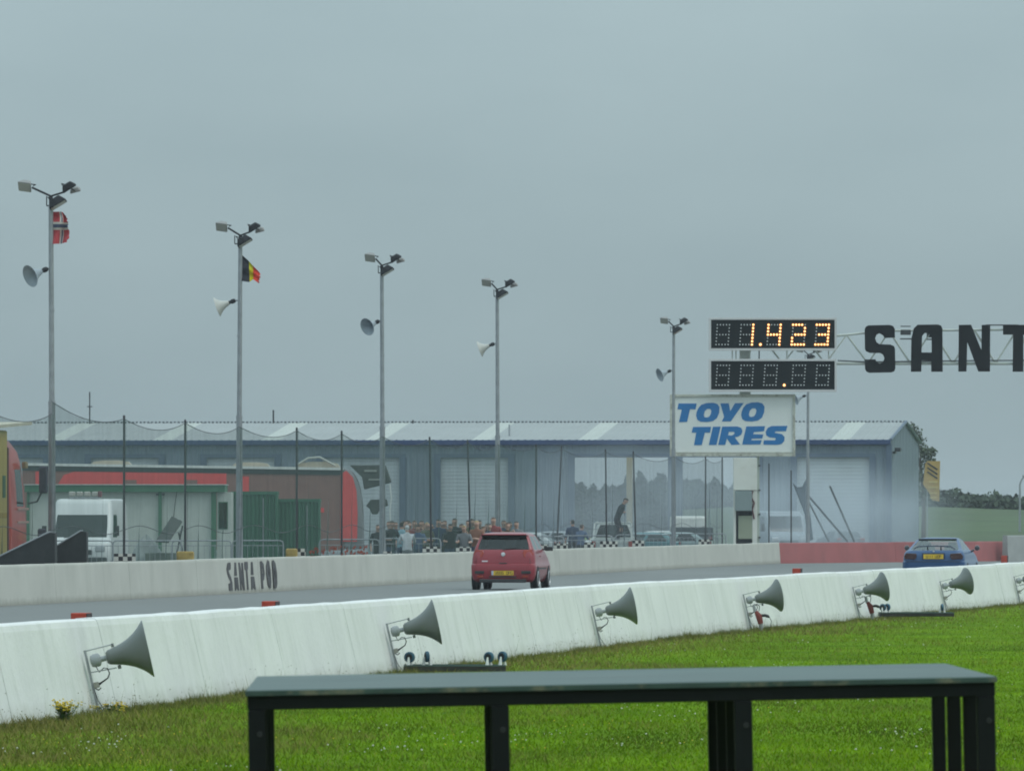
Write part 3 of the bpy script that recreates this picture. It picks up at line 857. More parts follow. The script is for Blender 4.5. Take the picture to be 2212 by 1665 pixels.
# ------------------------------------------------------------------ flags
def flag_mat(name, kind):
    m = bpy.data.materials.new(name); m.use_nodes = True
    n, l = m.node_tree.nodes, m.node_tree.links
    b = n['Principled BSDF']; b.inputs['Roughness'].default_value = 0.85; b.inputs['Specular IOR Level'].default_value = 0.1
    b.inputs['Transmission Weight'].default_value = 0.0
    uv = n.new('ShaderNodeUVMap')
    sp = n.new('ShaderNodeSeparateXYZ'); l.new(uv.outputs[0], sp.inputs[0])
    def ramp(sock, stops):
        r = n.new('ShaderNodeValToRGB'); r.color_ramp.interpolation = 'CONSTANT'
        e = r.color_ramp.elements
        e[0].position = stops[0][0]; e[0].color = stops[0][1] + (1,)
        e[1].position = stops[1][0]; e[1].color = stops[1][1] + (1,)
        for p_, c_ in stops[2:]:
            q = e.new(p_); q.color = c_ + (1,)
        l.new(sock, r.inputs[0])
        return r
    red, wh, bl = (0.46, 0.075, 0.085), (0.55, 0.50, 0.45), (0.09, 0.10, 0.16)
    if kind == 'cross':
        h_ = ramp(sp.outputs['Y'], [(0.0, red), (0.37, wh), (0.435, bl), (0.545, wh), (0.61, red)])
        v_ = ramp(sp.outputs['X'], [(0.0, red), (0.40, wh), (0.47, bl), (0.55, wh), (0.60, red)])
        hm = ramp(sp.outputs['Y'], [(0.0, (0, 0, 0)), (0.37, (1, 1, 1)), (0.61, (0, 0, 0))])
        mx_ = n.new('ShaderNodeMix'); mx_.data_type = 'RGBA'
        l.new(hm.outputs[0], mx_.inputs['Factor']); l.new(v_.outputs[0], mx_.inputs['A']); l.new(h_.outputs[0], mx_.inputs['B'])
        l.new(mx_.outputs['Result'], b.inputs['Base Color'])
    else:
        v_ = ramp(sp.outputs['X'], [(0.0, (0.045, 0.045, 0.055)), (0.38, (0.55, 0.50, 0.02)), (0.66, (0.60, 0.06, 0.04))])
        l.new(v_.outputs[0], b.inputs['Base Color'])
    return m
def flag(name, label, u, grid, mat, Yoff=0.0):
    """grid[row][col] = (x right of the pole, z) in metres, rows top to bottom; ripples give it depth"""
    Y = on_line(u, 35.5)
    o0 = G(u, Y)
    rows, cols = 22, 18
    ra, ca = len(grid), len(grid[0])
    def samp(r_, c_):
        fr, fc = r_ * (ra - 1), c_ * (ca - 1)
        i, j = min(int(fr), ra - 2), min(int(fc), ca - 2)
        a, b = fr - i, fc - j
        g = lambda p, q: Vector(grid[p][q])
        return (g(i, j) * (1 - b) + g(i, j + 1) * b) * (1 - a) + (g(i + 1, j) * (1 - b) + g(i + 1, j + 1) * b) * a
    vs, uvs, fs = [], [], []
    rr = random.Random(5)
    tear = [rr.uniform(-0.055, 0.02) for _ in range(rows + 1)]
    for i in range(rows + 1):
        for j in range(cols + 1):
            p = samp(i / rows, j / cols)
            dpt = 0.10 * math.sin(j / cols * 9 + i / rows * 3.5) * (j / cols) ** .7 + 0.03 * math.sin(i / rows * 11)
            vs.append((p.x + (tear[i] if j == cols else 0), dpt, p.y)); uvs.append((j / cols, 1 - i / rows))
    for i in range(rows):
        for j in range(cols):
            a = i * (cols + 1) + j
            fs.append((a, a + 1, a + cols + 2, a + cols + 1))
    me = bpy.data.meshes.new(name); me.from_pydata(vs, [], fs)
    ul = me.uv_layers.new(name='UVMap')
    for lp in me.loops: ul.data[lp.index].uv = uvs[lp.vertex_index]
    me.materials.append(mat)
    me.polygons.foreach_set('use_smooth', [True] * len(me.polygons))
    o = bpy.data.objects.new(name, me); o.location = (o0.x, o0.y, 0)
    tag(o, label, 'flag', 'flags on the floodlight posts')
    return link(o)
def zz(v, u):
    return HC + (HV - v) * on_line(u, 35.5) / F
_s = on_line(112, 35.5) / F
flag('flag', 'tattered red flag with blue and white cross on the leftmost floodlight post', 112,
     [[(0.0, zz(457, 112)), (20 * _s, zz(457, 112)), (24 * _s, zz(458, 112))],
      [(0.0, zz(470, 112)), (22 * _s, zz(470, 112)), (34 * _s, zz(474, 112))],
      [(0.0, zz(487, 112)), (22 * _s, zz(487, 112)), (36 * _s, zz(487, 112))],
      [(0.0, zz(505, 112)), (22 * _s, zz(505, 112)), (41 * _s, zz(504, 112))],
      [(0.0, zz(527, 112)), (20 * _s, zz(526, 112)), (33 * _s, zz(523, 112))]], flag_mat('cross_flag_cloth', 'cross'))
_s = on_line(517, 35.5) / F
flag('flag', 'black yellow and red striped flag drooping from the second floodlight post', 517,
     [[(0.0, zz(545, 517)), (19 * _s, zz(562, 517)), (30 * _s, zz(574, 517)), (44 * _s, zz(588, 517))],
      [(0.0, zz(578, 517)), (20 * _s, zz(585, 517)), (30 * _s, zz(590, 517)), (46 * _s, zz(601, 517))],
      [(0.0, zz(606, 517)), (21 * _s, zz(609, 517)), (30 * _s, zz(603, 517)), (43 * _s, zz(612, 517))]], flag_mat('stripe_flag_cloth', 'tri'))

# ------------------------------------------------------------------ debris net on its posts
NH = 4.26
post_us = [268, 400, 641, 738, 928, 1010, 1158, 1213, 1308, 1368, 1524, 1560]
near_words = ['in front of the white van, leftmost of the net posts', 'between the white van and the ribbed grey panel', 'in front of the green containers',
              'in front of the red nose of the race transporter', 'left of the crowd centre, before the blue hall panel', 'before the white hall door left of the red car',
              'just right of the floodlight post above the red car', 'right of the red car, leaning left', 'in front of the dark hall opening', 'beside the yellow pole in the hall', 'left of the white signal column', 'touching the left side of the white signal column']
net_pts = []
for k_, (u, w) in enumerate(zip(post_us, near_words)):
    Y = on_line(u, 35.4)
    q = G(u, Y)
    lean = {1010: -0.12, 928: -0.06, 1213: 0.20, 1308: -0.05, 1368: -0.12}.get(u, 0.0)
    rt = thing('net_post', 'thin dark steel net post ' + w, 'post', q, group='posts holding the debris net')
    MB().tube([(-lean, 0, -0.03), (0, 0, NH)], [0.034, 0.026], 8).build('tube', dark_steel, rt, smooth=True)
    MB().tube([(0, 0, NH), (0, 0, NH + 0.06)], [0.036, 0.02], 8).build('cap', dark_steel, rt, smooth=True)
allu = sorted(post_us + [112, 517, 826, 1075, 1455] + [-30])
net = thing('debris_net', 'fine dark debris net hung along the far wall between the posts', 'net', G(allu[0], on_line(allu[0], 35.4)))
n0 = Vector(net.location)
cab = MB()
for a, b in zip(allu, allu[1:]):
    if b - a < 8: continue
    Ya, Yb = on_line(a, 35.4), on_line(b, 35.4)
    pa, pb = G(a, Ya), G(b, Yb)
    sag = 0.34 if (Yb - Ya) > 11 else 0.22
    if b > 1150: sag *= 0.7
    K = 16
    tops = []
    for i in range(K + 1):
        t = i / K
        q = pa.lerp(pb, t)
        z = NH - 0.03 - sag * 4 * t * (1 - t) * (1 + 0.25 * (t - .5))
        if a < 200 and a > 100: z += 0.28 * (1 - t)
        tops.append(Vector((q.x, q.y, z)))
    vs, fs = [], []
    rows = 5
    for i, q in enumerate(tops):
        for r_ in range(rows + 1):
            w = 0.10 * math.sin(i * 1.7 + r_ * 0.8) * (r_ / rows) + 0.05 * math.sin(i * 0.9)
            vs.append((q.x + N.x * w - n0.x, q.y + N.y * w - n0.y, q.z * (1 - r_ / rows) + 0.01 * r_ / rows))
    for i in range(K):
        for r_ in range(rows):
            c_ = i * (rows + 1) + r_
            fs.append((c_, c_ + 1, c_ + rows + 2, c_ + rows + 1))
    MB().add(vs, fs).build('net_panel', net_mat if b < 1200 else net_light, net, smooth=True)
    MB().tube([t_ - n0 for t_ in tops], 0.009, 5).build('top_cable', cable_m, net)
    MB().tube([Vector((t_.x, t_.y, 1.55 + 0.1 * math.sin(i * 0.4))) - n0 for i, t_ in enumerate(tops)], 0.009, 4).build('tie_wire', dark_steel, net)
# ------------------------------------------------------------------ finish gantry, sign and number displays
YG = 385.0
gs = YG / F
def gx(u): return (u - CU) * gs
def gz(v): return HC + (HV - v) * gs

col_r = thing('signal_column', 'white steel column with grey control box carrying the sign and displays', 'column', (gx(1610), YG, 0))
hw = S(51, YG) / 2
white_panel = M('white_panel', (0.70, 0.70, 0.64), 0.55, var=0.04, dirt=(0.45, 0.42, 0.33), dirt_amt=0.4, dirt_scale=4)
zc0, zc1 = gz(1058), gz(985)
MB().box((0, 0.25, (zc0 + gz(988)) / 2), (hw * 2, 0.6, gz(988) - zc0)).build('upper_cabinet', white_panel, col_r, bevel=0.01)
for s_, w_ in ((-1, 0.10), (1, 0.20)):
    MB().box((s_ * (hw - w_ / 2), 0.25, zc0 / 2 - 0.02), (w_, 0.5, zc0 + 0.03)).build('upright', white_panel, col_r, bevel=0.01)
MB().box((hw + 0.055, 0.3, (zc0 + zc1) / 2 - 1.6), (0.10, 0.30, 5.0)).build('cable_channel', M('channel_green_white', (0.42, 0.47, 0.42), 0.6, var=0.1), col_r)
for v_ in (1005, 1058, 1110, 1160):
    MB().box((hw + 0.10, 0.1, gz(v_)), (0.09, 0.06, 0.06)).build('cable_clip', dark_steel, col_r)
cbx = MB().box((S(1606 - 1610, YG), -0.10, gz(1081)), (S(36, YG), 0.3, S(43, YG)))
cbx.build('control_box', M('control_box_grey', (0.22, 0.27, 0.27), 0.5, var=0.08), col_r, bevel=0.01)
fe = MB()
for u_ in (1592, 1599, 1612): fe.box((S(u_ - 1610, YG), 0, gz(1108)), (0.03, 0.05, 0.2))
fe.build('box_feet', dark_steel, col_r)
MB().tube([(S(16, YG), -0.05, gz(1060)), (S(12, YG), -0.08, gz(1072)), (S(19, YG), -0.08, gz(1085)), (S(15, YG), -0.08, gz(1100)), (S(19, YG), -0.05, gz(1120))], 0.035, 8).build('conduit', M('conduit_dark_red', (0.12, 0.05, 0.06), 0.6, var=0.2), col_r, smooth=True)
MB().box((S(1610 - 1610, YG), 0.05, (gz(1113) + gz(1163)) / 2), (S(30, YG), 0.08, gz(1113) - gz(1163))).build('lower_panel', M('panel_olive', (0.30, 0.33, 0.24), 0.6, var=0.08), col_r, bevel=0.005)
MB().box((0, 0.42, gz(1110) - 0.8), (hw * 1.9, 0.1, 3.6)).build('back_plate', M('column_back_dark', (0.07, 0.08, 0.09), 0.7), col_r)

# sign board
sg = thing('tyre_sign', 'white board with blue TOYO TIRES lettering and rusty frame', 'sign', (gx(1582), YG - 0.05, gz(985)))
su = lambda u: (u - 1582) * gs
sz = lambda v: (985 - v) * gs
w0, w1, h0, h1 = su(1447), su(1718), sz(985), sz(851)
rust = M('rusty_white_frame', (0.52, 0.52, 0.45), 0.7, var=0.1, scale=4, dirt=(0.13, 0.10, 0.06), dirt_amt=0.95, dirt_scale=4.5)
board_m = M('sign_white', (0.76, 0.77, 0.74), 0.5, var=0.03, dirt=(0.58, 0.58, 0.5), dirt_amt=0.3, dirt_scale=2)
MB().box(((w0 + w1) / 2, 0.12, (h0 + h1) / 2), (w1 - w0 - 0.12, 0.10, h1 - h0 - 0.12)).build('board', board_m, sg)
fw = 0.11
for c_, s_ in ((((w0 + w1) / 2, 0.08, h1 - fw / 2), (w1 - w0, 0.16, fw)), (((w0 + w1) / 2, 0.08, h0 + fw / 2), (w1 - w0, 0.16, fw)),
               ((w0 + fw / 2, 0.08, (h0 + h1) / 2), (fw, 0.156, h1 - h0 - 2 * fw)), ((w1 - fw / 2, 0.08, (h0 + h1) / 2), (fw, 0.156, h1 - h0 - 2 * fw))):
    MB().box(c_, s_).build('frame_bar', rust, sg, bevel=0.01)
MB().box(((w0 + w1) / 2, 0.02, h0 + fw + 0.05), (w1 - w0 - 2 * fw, 0.05, 0.03)).build('lower_trim', rust, sg)
TL = {
 'T': [[(255, 268), (532, 268), (512, 358), (430, 355), (385, 548), (262, 552), (305, 360), (238, 355)]],
 'O': [[(522, 455), (530, 400), (555, 340), (600, 290), (680, 262), (780, 258), (845, 276), (878, 325), (872, 410), (840, 490), (780, 535), (690, 550), (590, 545), (540, 515)], [(640, 440), (655, 385), (690, 352), (735, 350), (755, 380), (745, 430), (720, 470), (680, 482), (648, 475)]],
 'Y': [[(890, 268), (1018, 265), (1042, 385), (1112, 265), (1245, 262), (1050, 540), (912, 542), (948, 470)]],
 'O2': [[(1207, 447), (1215, 392), (1240, 332), (1285, 282), (1365, 254), (1465, 250), (1530, 268), (1563, 317), (1557, 402), (1525, 482), (1465, 527), (1375, 542), (1275, 537), (1225, 507)], [(1325, 432), (1340, 377), (1375, 344), (1420, 342), (1440, 372), (1430, 422), (1405, 462), (1365, 474), (1333, 467)]],
 'T2': [[(475, 625), (750, 622), (735, 710), (655, 712), (608, 900), (490, 903), (525, 712), (455, 710)]],
 'I': [[(778, 622), (895, 620), (832, 898), (715, 900)]],
 'R': [[(920, 620), (1150, 618), (1210, 640), (1228, 690), (1210, 740), (1165, 770), (1110, 785), (1190, 890), (1060, 898), (990, 800), (965, 898), (858, 898)], [(1020, 700), (1090, 698), (1110, 715), (1095, 740), (1065, 755), (1008, 752)]],
 'E': [[(1285, 618), (1570, 612), (1555, 690), (1400, 705), (1390, 735), (1545, 740), (1528, 800), (1370, 803), (1360, 828), (1520, 825), (1500, 890), (1222, 893)]],
 'S': [[(1580, 700), (1610, 640), (1670, 612), (1912, 608), (1890, 690), (1730, 692), (1718, 715), (1760, 722), (1830, 735), (1868, 780), (1862, 840), (1820, 885), (1750, 897), (1545, 893), (1552, 828), (1720, 828), (1735, 805), (1720, 790), (1640, 785), (1590, 755)]],
}
for ch, polys in TL.items():
    ab = [[(su((1820 + x / 5.53) / 1.2731), sz((1060 + y / 5.53) / 1.2731)) for x, y in pl] for pl in polys]
    letter('letter', ab, 0.012, lambda a, b, c: Vector((a, 0.062 + c, b)), blue_print, sg)

# number displays
disp_black = M('display_black', (0.006, 0.008, 0.009), 0.8, var=0.2, spec=0.1)
bulb_off = M('unlit_bulb', (0.80, 0.82, 0.82), 0.3, var=0.1)
bulb_on = M_emit('lit_bulb', (1.0, 0.74, 0.32), 2.2)
bulb_halo = M_emit('lit_bulb_halo', (0.85, 0.22, 0.02), 0.55)  # glowing orange discs added behind lit bulbs to imitate their halo
disp_frame = M('display_frame_pale', (0.60, 0.58, 0.58), 0.5, var=0.06)
ROWS8 = [[1, 1, 1, 1, 1], [1, 0, 0, 0, 1], [1, 0, 0, 0, 1], [1, 1, 1, 1, 1], [1, 0, 0, 0, 1], [1, 0, 0, 0, 1], [1, 1, 1, 1, 1]]
LIT = {None: lambda r, c: False, '1': lambda r, c: c == 4, '4': lambda r, c: c == 4 or r == 3 or (c == 0 and r < 3),
       '2': lambda r, c: (r == 0 and c < 4) or (c == 4 and r in (1, 2)) or (r == 3 and c > 0) or (c == 0 and r in (4, 5)) or r == 6,
       '3': lambda r, c: r == 0 or c == 4 or (r == 3 and c > 0) or r == 6}
def display(label, v0, v1, yr0, x0s, digits, dot, name):
    u0, u1 = 1531, 1807
    rt = thing('number_display', label, 'scoreboard', (gx((u0 + u1) / 2), YG - 0.35, gz(v1)), group='number displays on the gantry')
    wd, hd = (u1 - u0) * gs, (v1 - v0) * gs
    f = 0.09
    MB().box((0, 0.16, hd / 2), (wd - 0.1, 0.22, hd - 0.1)).build('case', disp_black, rt)
    for c_, s_ in (((0, 0.14, hd - f / 2), (wd, 0.32, f)), ((0, 0.14, f / 2), (wd, 0.32, f)), ((-wd / 2 + f / 2, 0.14, hd / 2), (f, 0.316, hd - 2 * f)), ((wd / 2 - f / 2, 0.14, hd / 2), (f, 0.316, hd - 2 * f))):
        MB().box(c_, s_).build('frame_bar', disp_frame, rt, bevel=0.006)
    toU = lambda x: (1930 + x / 5.53) / 1.2731
    toV = lambda y: (860 + y / 5.53) / 1.2731
    cw = (wd - 2 * f) / 5
    for i, dg in enumerate(digits):
        pn = MB().box((-wd / 2 + f + cw * (i + 0.5), 0.045, hd / 2), (cw - 0.02, 0.012, hd - 2 * f - 0.01)).build('digit_panel', disp_black, rt)
        off, on, am = MB(), MB(), MB()
        for r_ in range(7):
            for c_ in range(5):
                if not ROWS8[r_][c_]: continue
                u = toU(x0s[i] + 46 * c_ - 3.6 * r_); v = toV(yr0 + 50 * r_)
                q = Vector((gx(u) - rt.location.x, 0.036, gz(v) - rt.location.z))
                mt = Matrix.Translation(q) @ Matrix.Rotation(R(-90), 4, 'Z')
                if LIT[dg](r_, c_):
                    on.lathe([(0, 0.036), (0.02, 0.034), (0.035, 0.022), (0.04, 0.006)], 10, mat=mt)
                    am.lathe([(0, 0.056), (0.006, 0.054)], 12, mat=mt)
                else:
                    off.lathe([(0, 0.027), (0.012, 0.024), (0.022, 0.008)], 8, mat=mt)
        if off.v: off.build('unlit_bulbs', bulb_off, pn)
        if on.v:
            on.build('lit_bulbs', bulb_on, pn); am.build('halo_discs', bulb_halo, pn)
    q = Vector((gx(toU(dot[0])) - rt.location.x, 0.036, gz(toV(dot[1])) - rt.location.z))
    mt = Matrix.Translation(q) @ Matrix.Rotation(R(-90), 4, 'Z')
    MB().lathe([(0, 0.045), (0.02, 0.042), (0.04, 0.02), (0.045, 0.006)], 12, mat=mt).build('decimal_point', bulb_on, rt)
    MB().lathe([(0, 0.068), (0.006, 0.064)], 12, mat=mt).build('decimal_halo', bulb_halo, rt)  # added glow disc behind the decimal point
display('upper black number display lit with 1.423', 686, 757, 182, [235, 597, 1012, 1385, 1745], [None, '1', '4', '2', '3'], (888, 482), 'a')
display('lower black number display with unlit digits and one lit point', 775, 846, 798, [235, 597, 960, 1388, 1752], [None] * 5, (1250, 1098), 'b')

# truss with block letters
ga = thing('finish_gantry', 'white lattice gantry over the track with black SANTA letters', 'gantry', (gx(1610), YG + 0.25, 0))
gu = lambda u: (u - 1610) * gs
truss_m = M('truss_white', (0.56, 0.58, 0.54), 0.6, var=0.08)
u_end = 2420
tops = [(1600, 728), (1811, 724), (1869, 718), (1937, 713), (2173, 711), (u_end, 711)]
def topz(u):
    for (a, va), (b, vb) in zip(tops, tops[1:]):
        if a <= u <= b: return gz(va + (vb - va) * (u - a) / (b - a))
    return gz(711)
ZB = gz(784)
for dy in (0.0, 0.7):
    MB().tube([(gu(u), dy, gz(v)) for u, v in tops], 0.042, 8).build('top_chord', truss_m, ga, smooth=True)
    MB().tube([(gu(1600), dy, ZB), (gu(u_end), dy, ZB)], 0.06, 8).build('bottom_chord', truss_m, ga, smooth=True)
    u = 1600.0; up = False
    while u < u_end - 30:
        u2 = u + 46
        a_ = (gu(u), dy, topz(u) if up else ZB); b_ = (gu(u2), dy, ZB if up else topz(u2))
        MB().tube([a_, b_], 0.030, 6).build('diagonal', truss_m, ga, smooth=True)
        u, up = u2, not up
MB().tube([(gu(1810), -0.02, gz(778)), (gu(1850), -0.05, gz(780)), (gu(1875), -0.05, gz(781)), (gu(2120), -0.05, gz(778)), (gu(2400), -0.05, gz(777))], 0.028, 6).build('cable', cable_m, ga, smooth=True)
for u_ in (1582, 1590, 1620, 1640, 1700, 1790):
    MB().box((gu(u_), -0.12, (gz(757) + gz(775)) / 2), (0.05, 0.06, S(22, YG))).build('hanger', truss_m if u_ not in (1640,) else dark_steel, ga)
BL = {
 'S': [[(335, 190), (350, 160), (380, 145), (630, 140), (672, 155), (690, 190), (692, 290), (570, 295), (550, 262), (510, 240), (475, 255), (458, 300), (475, 345), (510, 367), (640, 372), (680, 390), (692, 420), (697, 650), (685, 685), (650, 700), (390, 705), (355, 690), (340, 660), (335, 548), (460, 545), (480, 580), (515, 598), (552, 580), (568, 530), (550, 490), (520, 472), (395, 470), (350, 450), (338, 420)]],
 'A': [[(880, 692), (885, 300), (915, 180), (960, 138), (1200, 135), (1237, 150), (1252, 185), (1255, 692), (1120, 692), (1120, 562), (1005, 558), (1003, 692)], [(1005, 465), (1012, 270), (1045, 235), (1090, 240), (1125, 290), (1125, 465)]],
 'N': [[(1440, 690), (1445, 140), (1590, 138), (1712, 440), (1715, 140), (1815, 140), (1812, 690), (1675, 690), (1545, 340), (1535, 690)]],
 'T': [[(1965, 140), (2330, 140), (2330, 255), (2205, 255), (2205, 692), (2080, 692), (2085, 255), (1968, 255)]],
}
BL['A2'] = [[(x + 1620, y) for x, y in pl] for pl in BL['A']]
for ch, polys in BL.items():
    ab = [[(gu((2300 + x / 4.287) / 1.2731), gz((860 + y / 4.287) / 1.2731)) for x, y in pl] for pl in polys]
    letter('block_letter', ab, 0.12, lambda a, b, c: Vector((a, -0.16 + c, b)), letter_black, ga)
MB().box((gu(2165), -0.10, gz(701.5)), (S(70, YG), 0.05, 0.05)).build('letter_rail', dark_steel, ga)
lb = MB()
lb.box((gu(1957), 0.1, gz(717)), (S(22, YG), 0.3, S(11, YG))).box((gu(1957), 0.1, gz(704)), (S(22, YG), 0.25, 0.04)).box((gu(1957), 0.1, gz(731)), (S(24, YG), 0.25, 0.05))
lb.build('lamp_box', dark_steel, ga, bevel=0.01)
lb = MB(); lb.box((gu(2010), 0.2, gz(722)), (S(14, YG), 0.3, S(12, YG))); lb.box((gu(2010), 0.2, gz(732)), (S(16, YG), 0.3, 0.05)); lb.build('lamp_box', dark_steel, ga, bevel=0.01)
MB().box((gu(u_end), 0.35, gz(711) / 2), (0.5, 0.9, gz(711))).build('end_column', truss_m, ga)
MB().box((gu(1610), 0.35, (gz(985) + gz(728)) / 2), (0.45, 0.5, gz(728) - gz(985))).build('inner_column', truss_m, ga)

# ------------------------------------------------------------------ the long blue grey hall
hall_blue = M('hall_blue_cladding', (0.17, 0.215, 0.26), 0.6, var=0.07, scale=0.4, dirt=(0.12, 0.14, 0.16), dirt_amt=0.5, dirt_scale=0.9, dirt_stretch=(1, 1, 0.12))
hall_trim = M('hall_dark_blue_trim', (0.09, 0.125, 0.18), 0.5, var=0.08)
hall_roof = M('hall_roof_sheet', (0.325, 0.34, 0.34), 0.75, var=0.05, scale=0.5, spec=0.2)
hall_gut = M('hall_gutter_blue', (0.028, 0.055, 0.14), 0.5, var=0.1)
hall_sky = M('hall_rooflight', (0.44, 0.46, 0.43), 0.7, var=0.05, spec=0.2)
shutter = M('roller_shutter', (0.50, 0.54, 0.56), 0.6, var=0.06, scale=0.6, dirt=(0.36, 0.40, 0.42), dirt_amt=0.5, dirt_scale=1.5, dirt_stretch=(1, 1, 0.4))
hall_floor = M('hall_inside', (0.14, 0.16, 0.18), 0.8)
YH = 490.0
XH = (1920 - CU) * YH / F
hall = thing('race_hall', 'long blue grey metal hall with pale roof and roller doors', 'building', (XH, YH, 0), rot=(0, 0, -TH))
# local frame: -x runs left along the front, +y goes back
LH, DH, EZ, RZ = 58.0, 22.0, 6.01, 7.05
def hxu(u):
    """local x on the front face for column u"""
    k = (u - CU) / F
    # point = (XH, YH) + x * (cos, -sin)
    c_, s_ = math.cos(TH), math.sin(TH)
    return (k * YH - XH) / (c_ + k * s_)
ZL = 5.08
bays = [(-620, -440, 1), (-330, -160, 1), (-60, 100, 1), (190, 350, 1), (440, 600, 1), (690, 870, 1), (945, 1105, 1), (1235, 1450, 0), (1468, 1640, 0), (1715, 1885, 1)]
edges = []
for a, b, cl in bays:
    xa, xb = hxu(a), hxu(b)
    if xb < -LH: continue
    edges.append((max(xa, -LH), xb, cl))
def ribbed(x0, x1, z0, z1, y, mat, name, parent, pitch=0.25, depth=0.03):
    n_ = max(2, int(round((x1 - x0) / pitch)))
    pts = []
    for i in range(n_):
        a = x0 + (x1 - x0) * i / n_; w = (x1 - x0) / n_
        pts += [(a, 0), (a + w * .55, 0), (a + w * .65, -depth), (a + w * .9, -depth)]
    pts.append((x1, 0))
    k = len(pts)
    vs = [(a, y + b, z0) for a, b in pts] + [(a, y + b, z1) for a, b in pts]
    # close the back so the sheet has thickness
    vs += [(x0, y + 0.08, z0), (x1, y + 0.08, z0), (x1, y + 0.08, z1), (x0, y + 0.08, z1)]
    fs = [(i, i + 1, k + i + 1, k + i) for i in range(k - 1)]
    b0 = 2 * k
    fs += [(b0 + 1, b0, b0 + 3, b0 + 2), tuple([b0, b0 + 1] + list(range(k - 1, -1, -1))), tuple([b0 + 2, b0 + 3] + list(range(k, 2 * k)))]
    fs += [(0, k, b0 + 3, b0), (k - 1, b0 + 1, b0 + 2, 2 * k - 1)]
    return MB().add(vs, fs).build(name, mat, parent)
ribbed(-LH, 0, ZL, EZ - 0.25, 0, hall_blue, 'upper_cladding', hall, 0.33)
xs = -LH
for xa, xb, cl in edges + [(0, 0, None)]:
    if xa - xs > 0.1:
        ribbed(xs, xa, 0, ZL - 0.005, 0, hall_blue, 'wall_panel', hall, 0.33)
    if cl == 1:
        w_ = xb - xa
        vs, fs = [], []
        nsl = 26
        for i in range(nsl):
            z_ = ZL / nsl * i; hz_ = ZL / nsl
            q = [(xa, 0.12, z_), (xb, 0.12, z_), (xb, 0.112, z_ + hz_ * .5), (xa, 0.112, z_ + hz_ * .5), (xb, 0.12, z_ + hz_ * .96), (xa, 0.12, z_ + hz_ * .96)]
            b0 = len(vs); vs += q
            fs += [(b0, b0 + 1, b0 + 2, b0 + 3), (b0 + 3, b0 + 2, b0 + 4, b0 + 5)]
        MB().add(vs, fs).build('roller_door', shutter, hall)
    if cl is not None:
        for xx_ in (xa, xb):
            MB().box((xx_, -0.05, ZL / 2), (0.34, 0.10, ZL)).build('door_jamb', hall_trim, hall)
        MB().box(((xa + xb) / 2, -0.052, ZL + 0.10), (xb - xa + 0.34, 0.10, 0.20)).build('door_lintel', hall_trim, hall)
    xs = xb
MB().box((-LH / 2, -0.12, EZ - 0.13), (LH + 0.2, 0.28, 0.26)).build('gutter', hall_gut, hall, bevel=0.02)
# back wall with the matching wide opening
bo0, bo1 = hxu(1235) - 3.4, hxu(1655) - 0.6
ribbed(-LH, bo0, 0, EZ - 0.3, DH - 0.08, hall_blue, 'back_wall', hall, 0.5)
ribbed(bo1, 0, 0, EZ - 0.3, DH - 0.08, hall_blue, 'back_wall', hall, 0.5)
MB().box(((bo0 + bo1) / 2, DH - 0.04, (5.3 + EZ - 0.3) / 2), (bo1 - bo0, 0.08, EZ - 0.3 - 5.3)).build('back_wall', hall_blue, hall)
MB().box((hxu(1362), -0.5, ZL / 2), (0.30, 0.3, ZL)).build('yellow_post', M('ochre_paint', (0.40, 0.30, 0.12), 0.6), hall)
MB().box((hxu(1462), 0.06, ZL / 2), (0.42, 0.2, ZL - 0.01)).build('pier', hall_trim, hall)
MB().box((-LH / 2, DH / 2, 0.012), (LH - 0.3, DH - 0.4, 0.01)).build('floor_slab', hall_floor, hall)
# roof sheets, ribs and rooflights
def roof_pt(x, t, dz=0.0):
    """t = 0 at the front eave, 1 at the ridge, 2 at the back eave"""
    return (x, -0.2 + t * (DH / 2 + 0.2), EZ + (RZ - EZ) * (1 - abs(1 - t)) + dz)
sk_us = [-135, 98, 331, 565, 790, 1020, 1250, 1487, 1795]
skx = []
for u in sk_us:
    x_ = hxu(u)
    if x_ > -LH + 1: skx.append((x_, x_ + 0.98))
def roof_strip(x0, x1, t0, t1, mat, name, pitch):
    n_ = max(1, int(round((x1 - x0) / pitch)))
    vs, fs = [], []
    for i in range(n_):
        a = x0 + (x1 - x0) * i / n_; w = (x1 - x0) / n_
        for f_, dz in ((0, 0), (.6, 0), (.7, .022), (.9, .022)):
            vs += [roof_pt(a + w * f_, t0, dz), roof_pt(a + w * f_, t1, dz)]
    vs += [roof_pt(x1, t0), roof_pt(x1, t1)]
    for i in range(len(vs) // 2 - 1): fs.append((2 * i, 2 * i + 2, 2 * i + 3, 2 * i + 1))
    MB().add(vs, fs).build(name, mat, hall)
xs = -LH - 0.15
for a, b in sorted(skx) + [(0.15, 0.15)]:
    if a - xs > 0.05: roof_strip(xs, a, 0, 1, hall_roof, 'roof_sheet', 0.4)
    if b - a > 0.1: roof_strip(a, b, 0, 1, hall_sky, 'rooflight', 0.33)
    xs = b
roof_strip(-LH - 0.15, 0.15, 1, 2, hall_roof, 'roof_sheet', 1.0)
rc = MB()
x_ = -LH
while x_ < 0:
    rc.box((x_ + 0.05, DH / 2, RZ + 0.04), (0.10, 0.2, 0.08)); x_ += 0.21
o = rc.build('ridge_caps', M('ridge_dark', (0.07, 0.085, 0.10), 0.6), hall); o['kind'] = 'stuff'
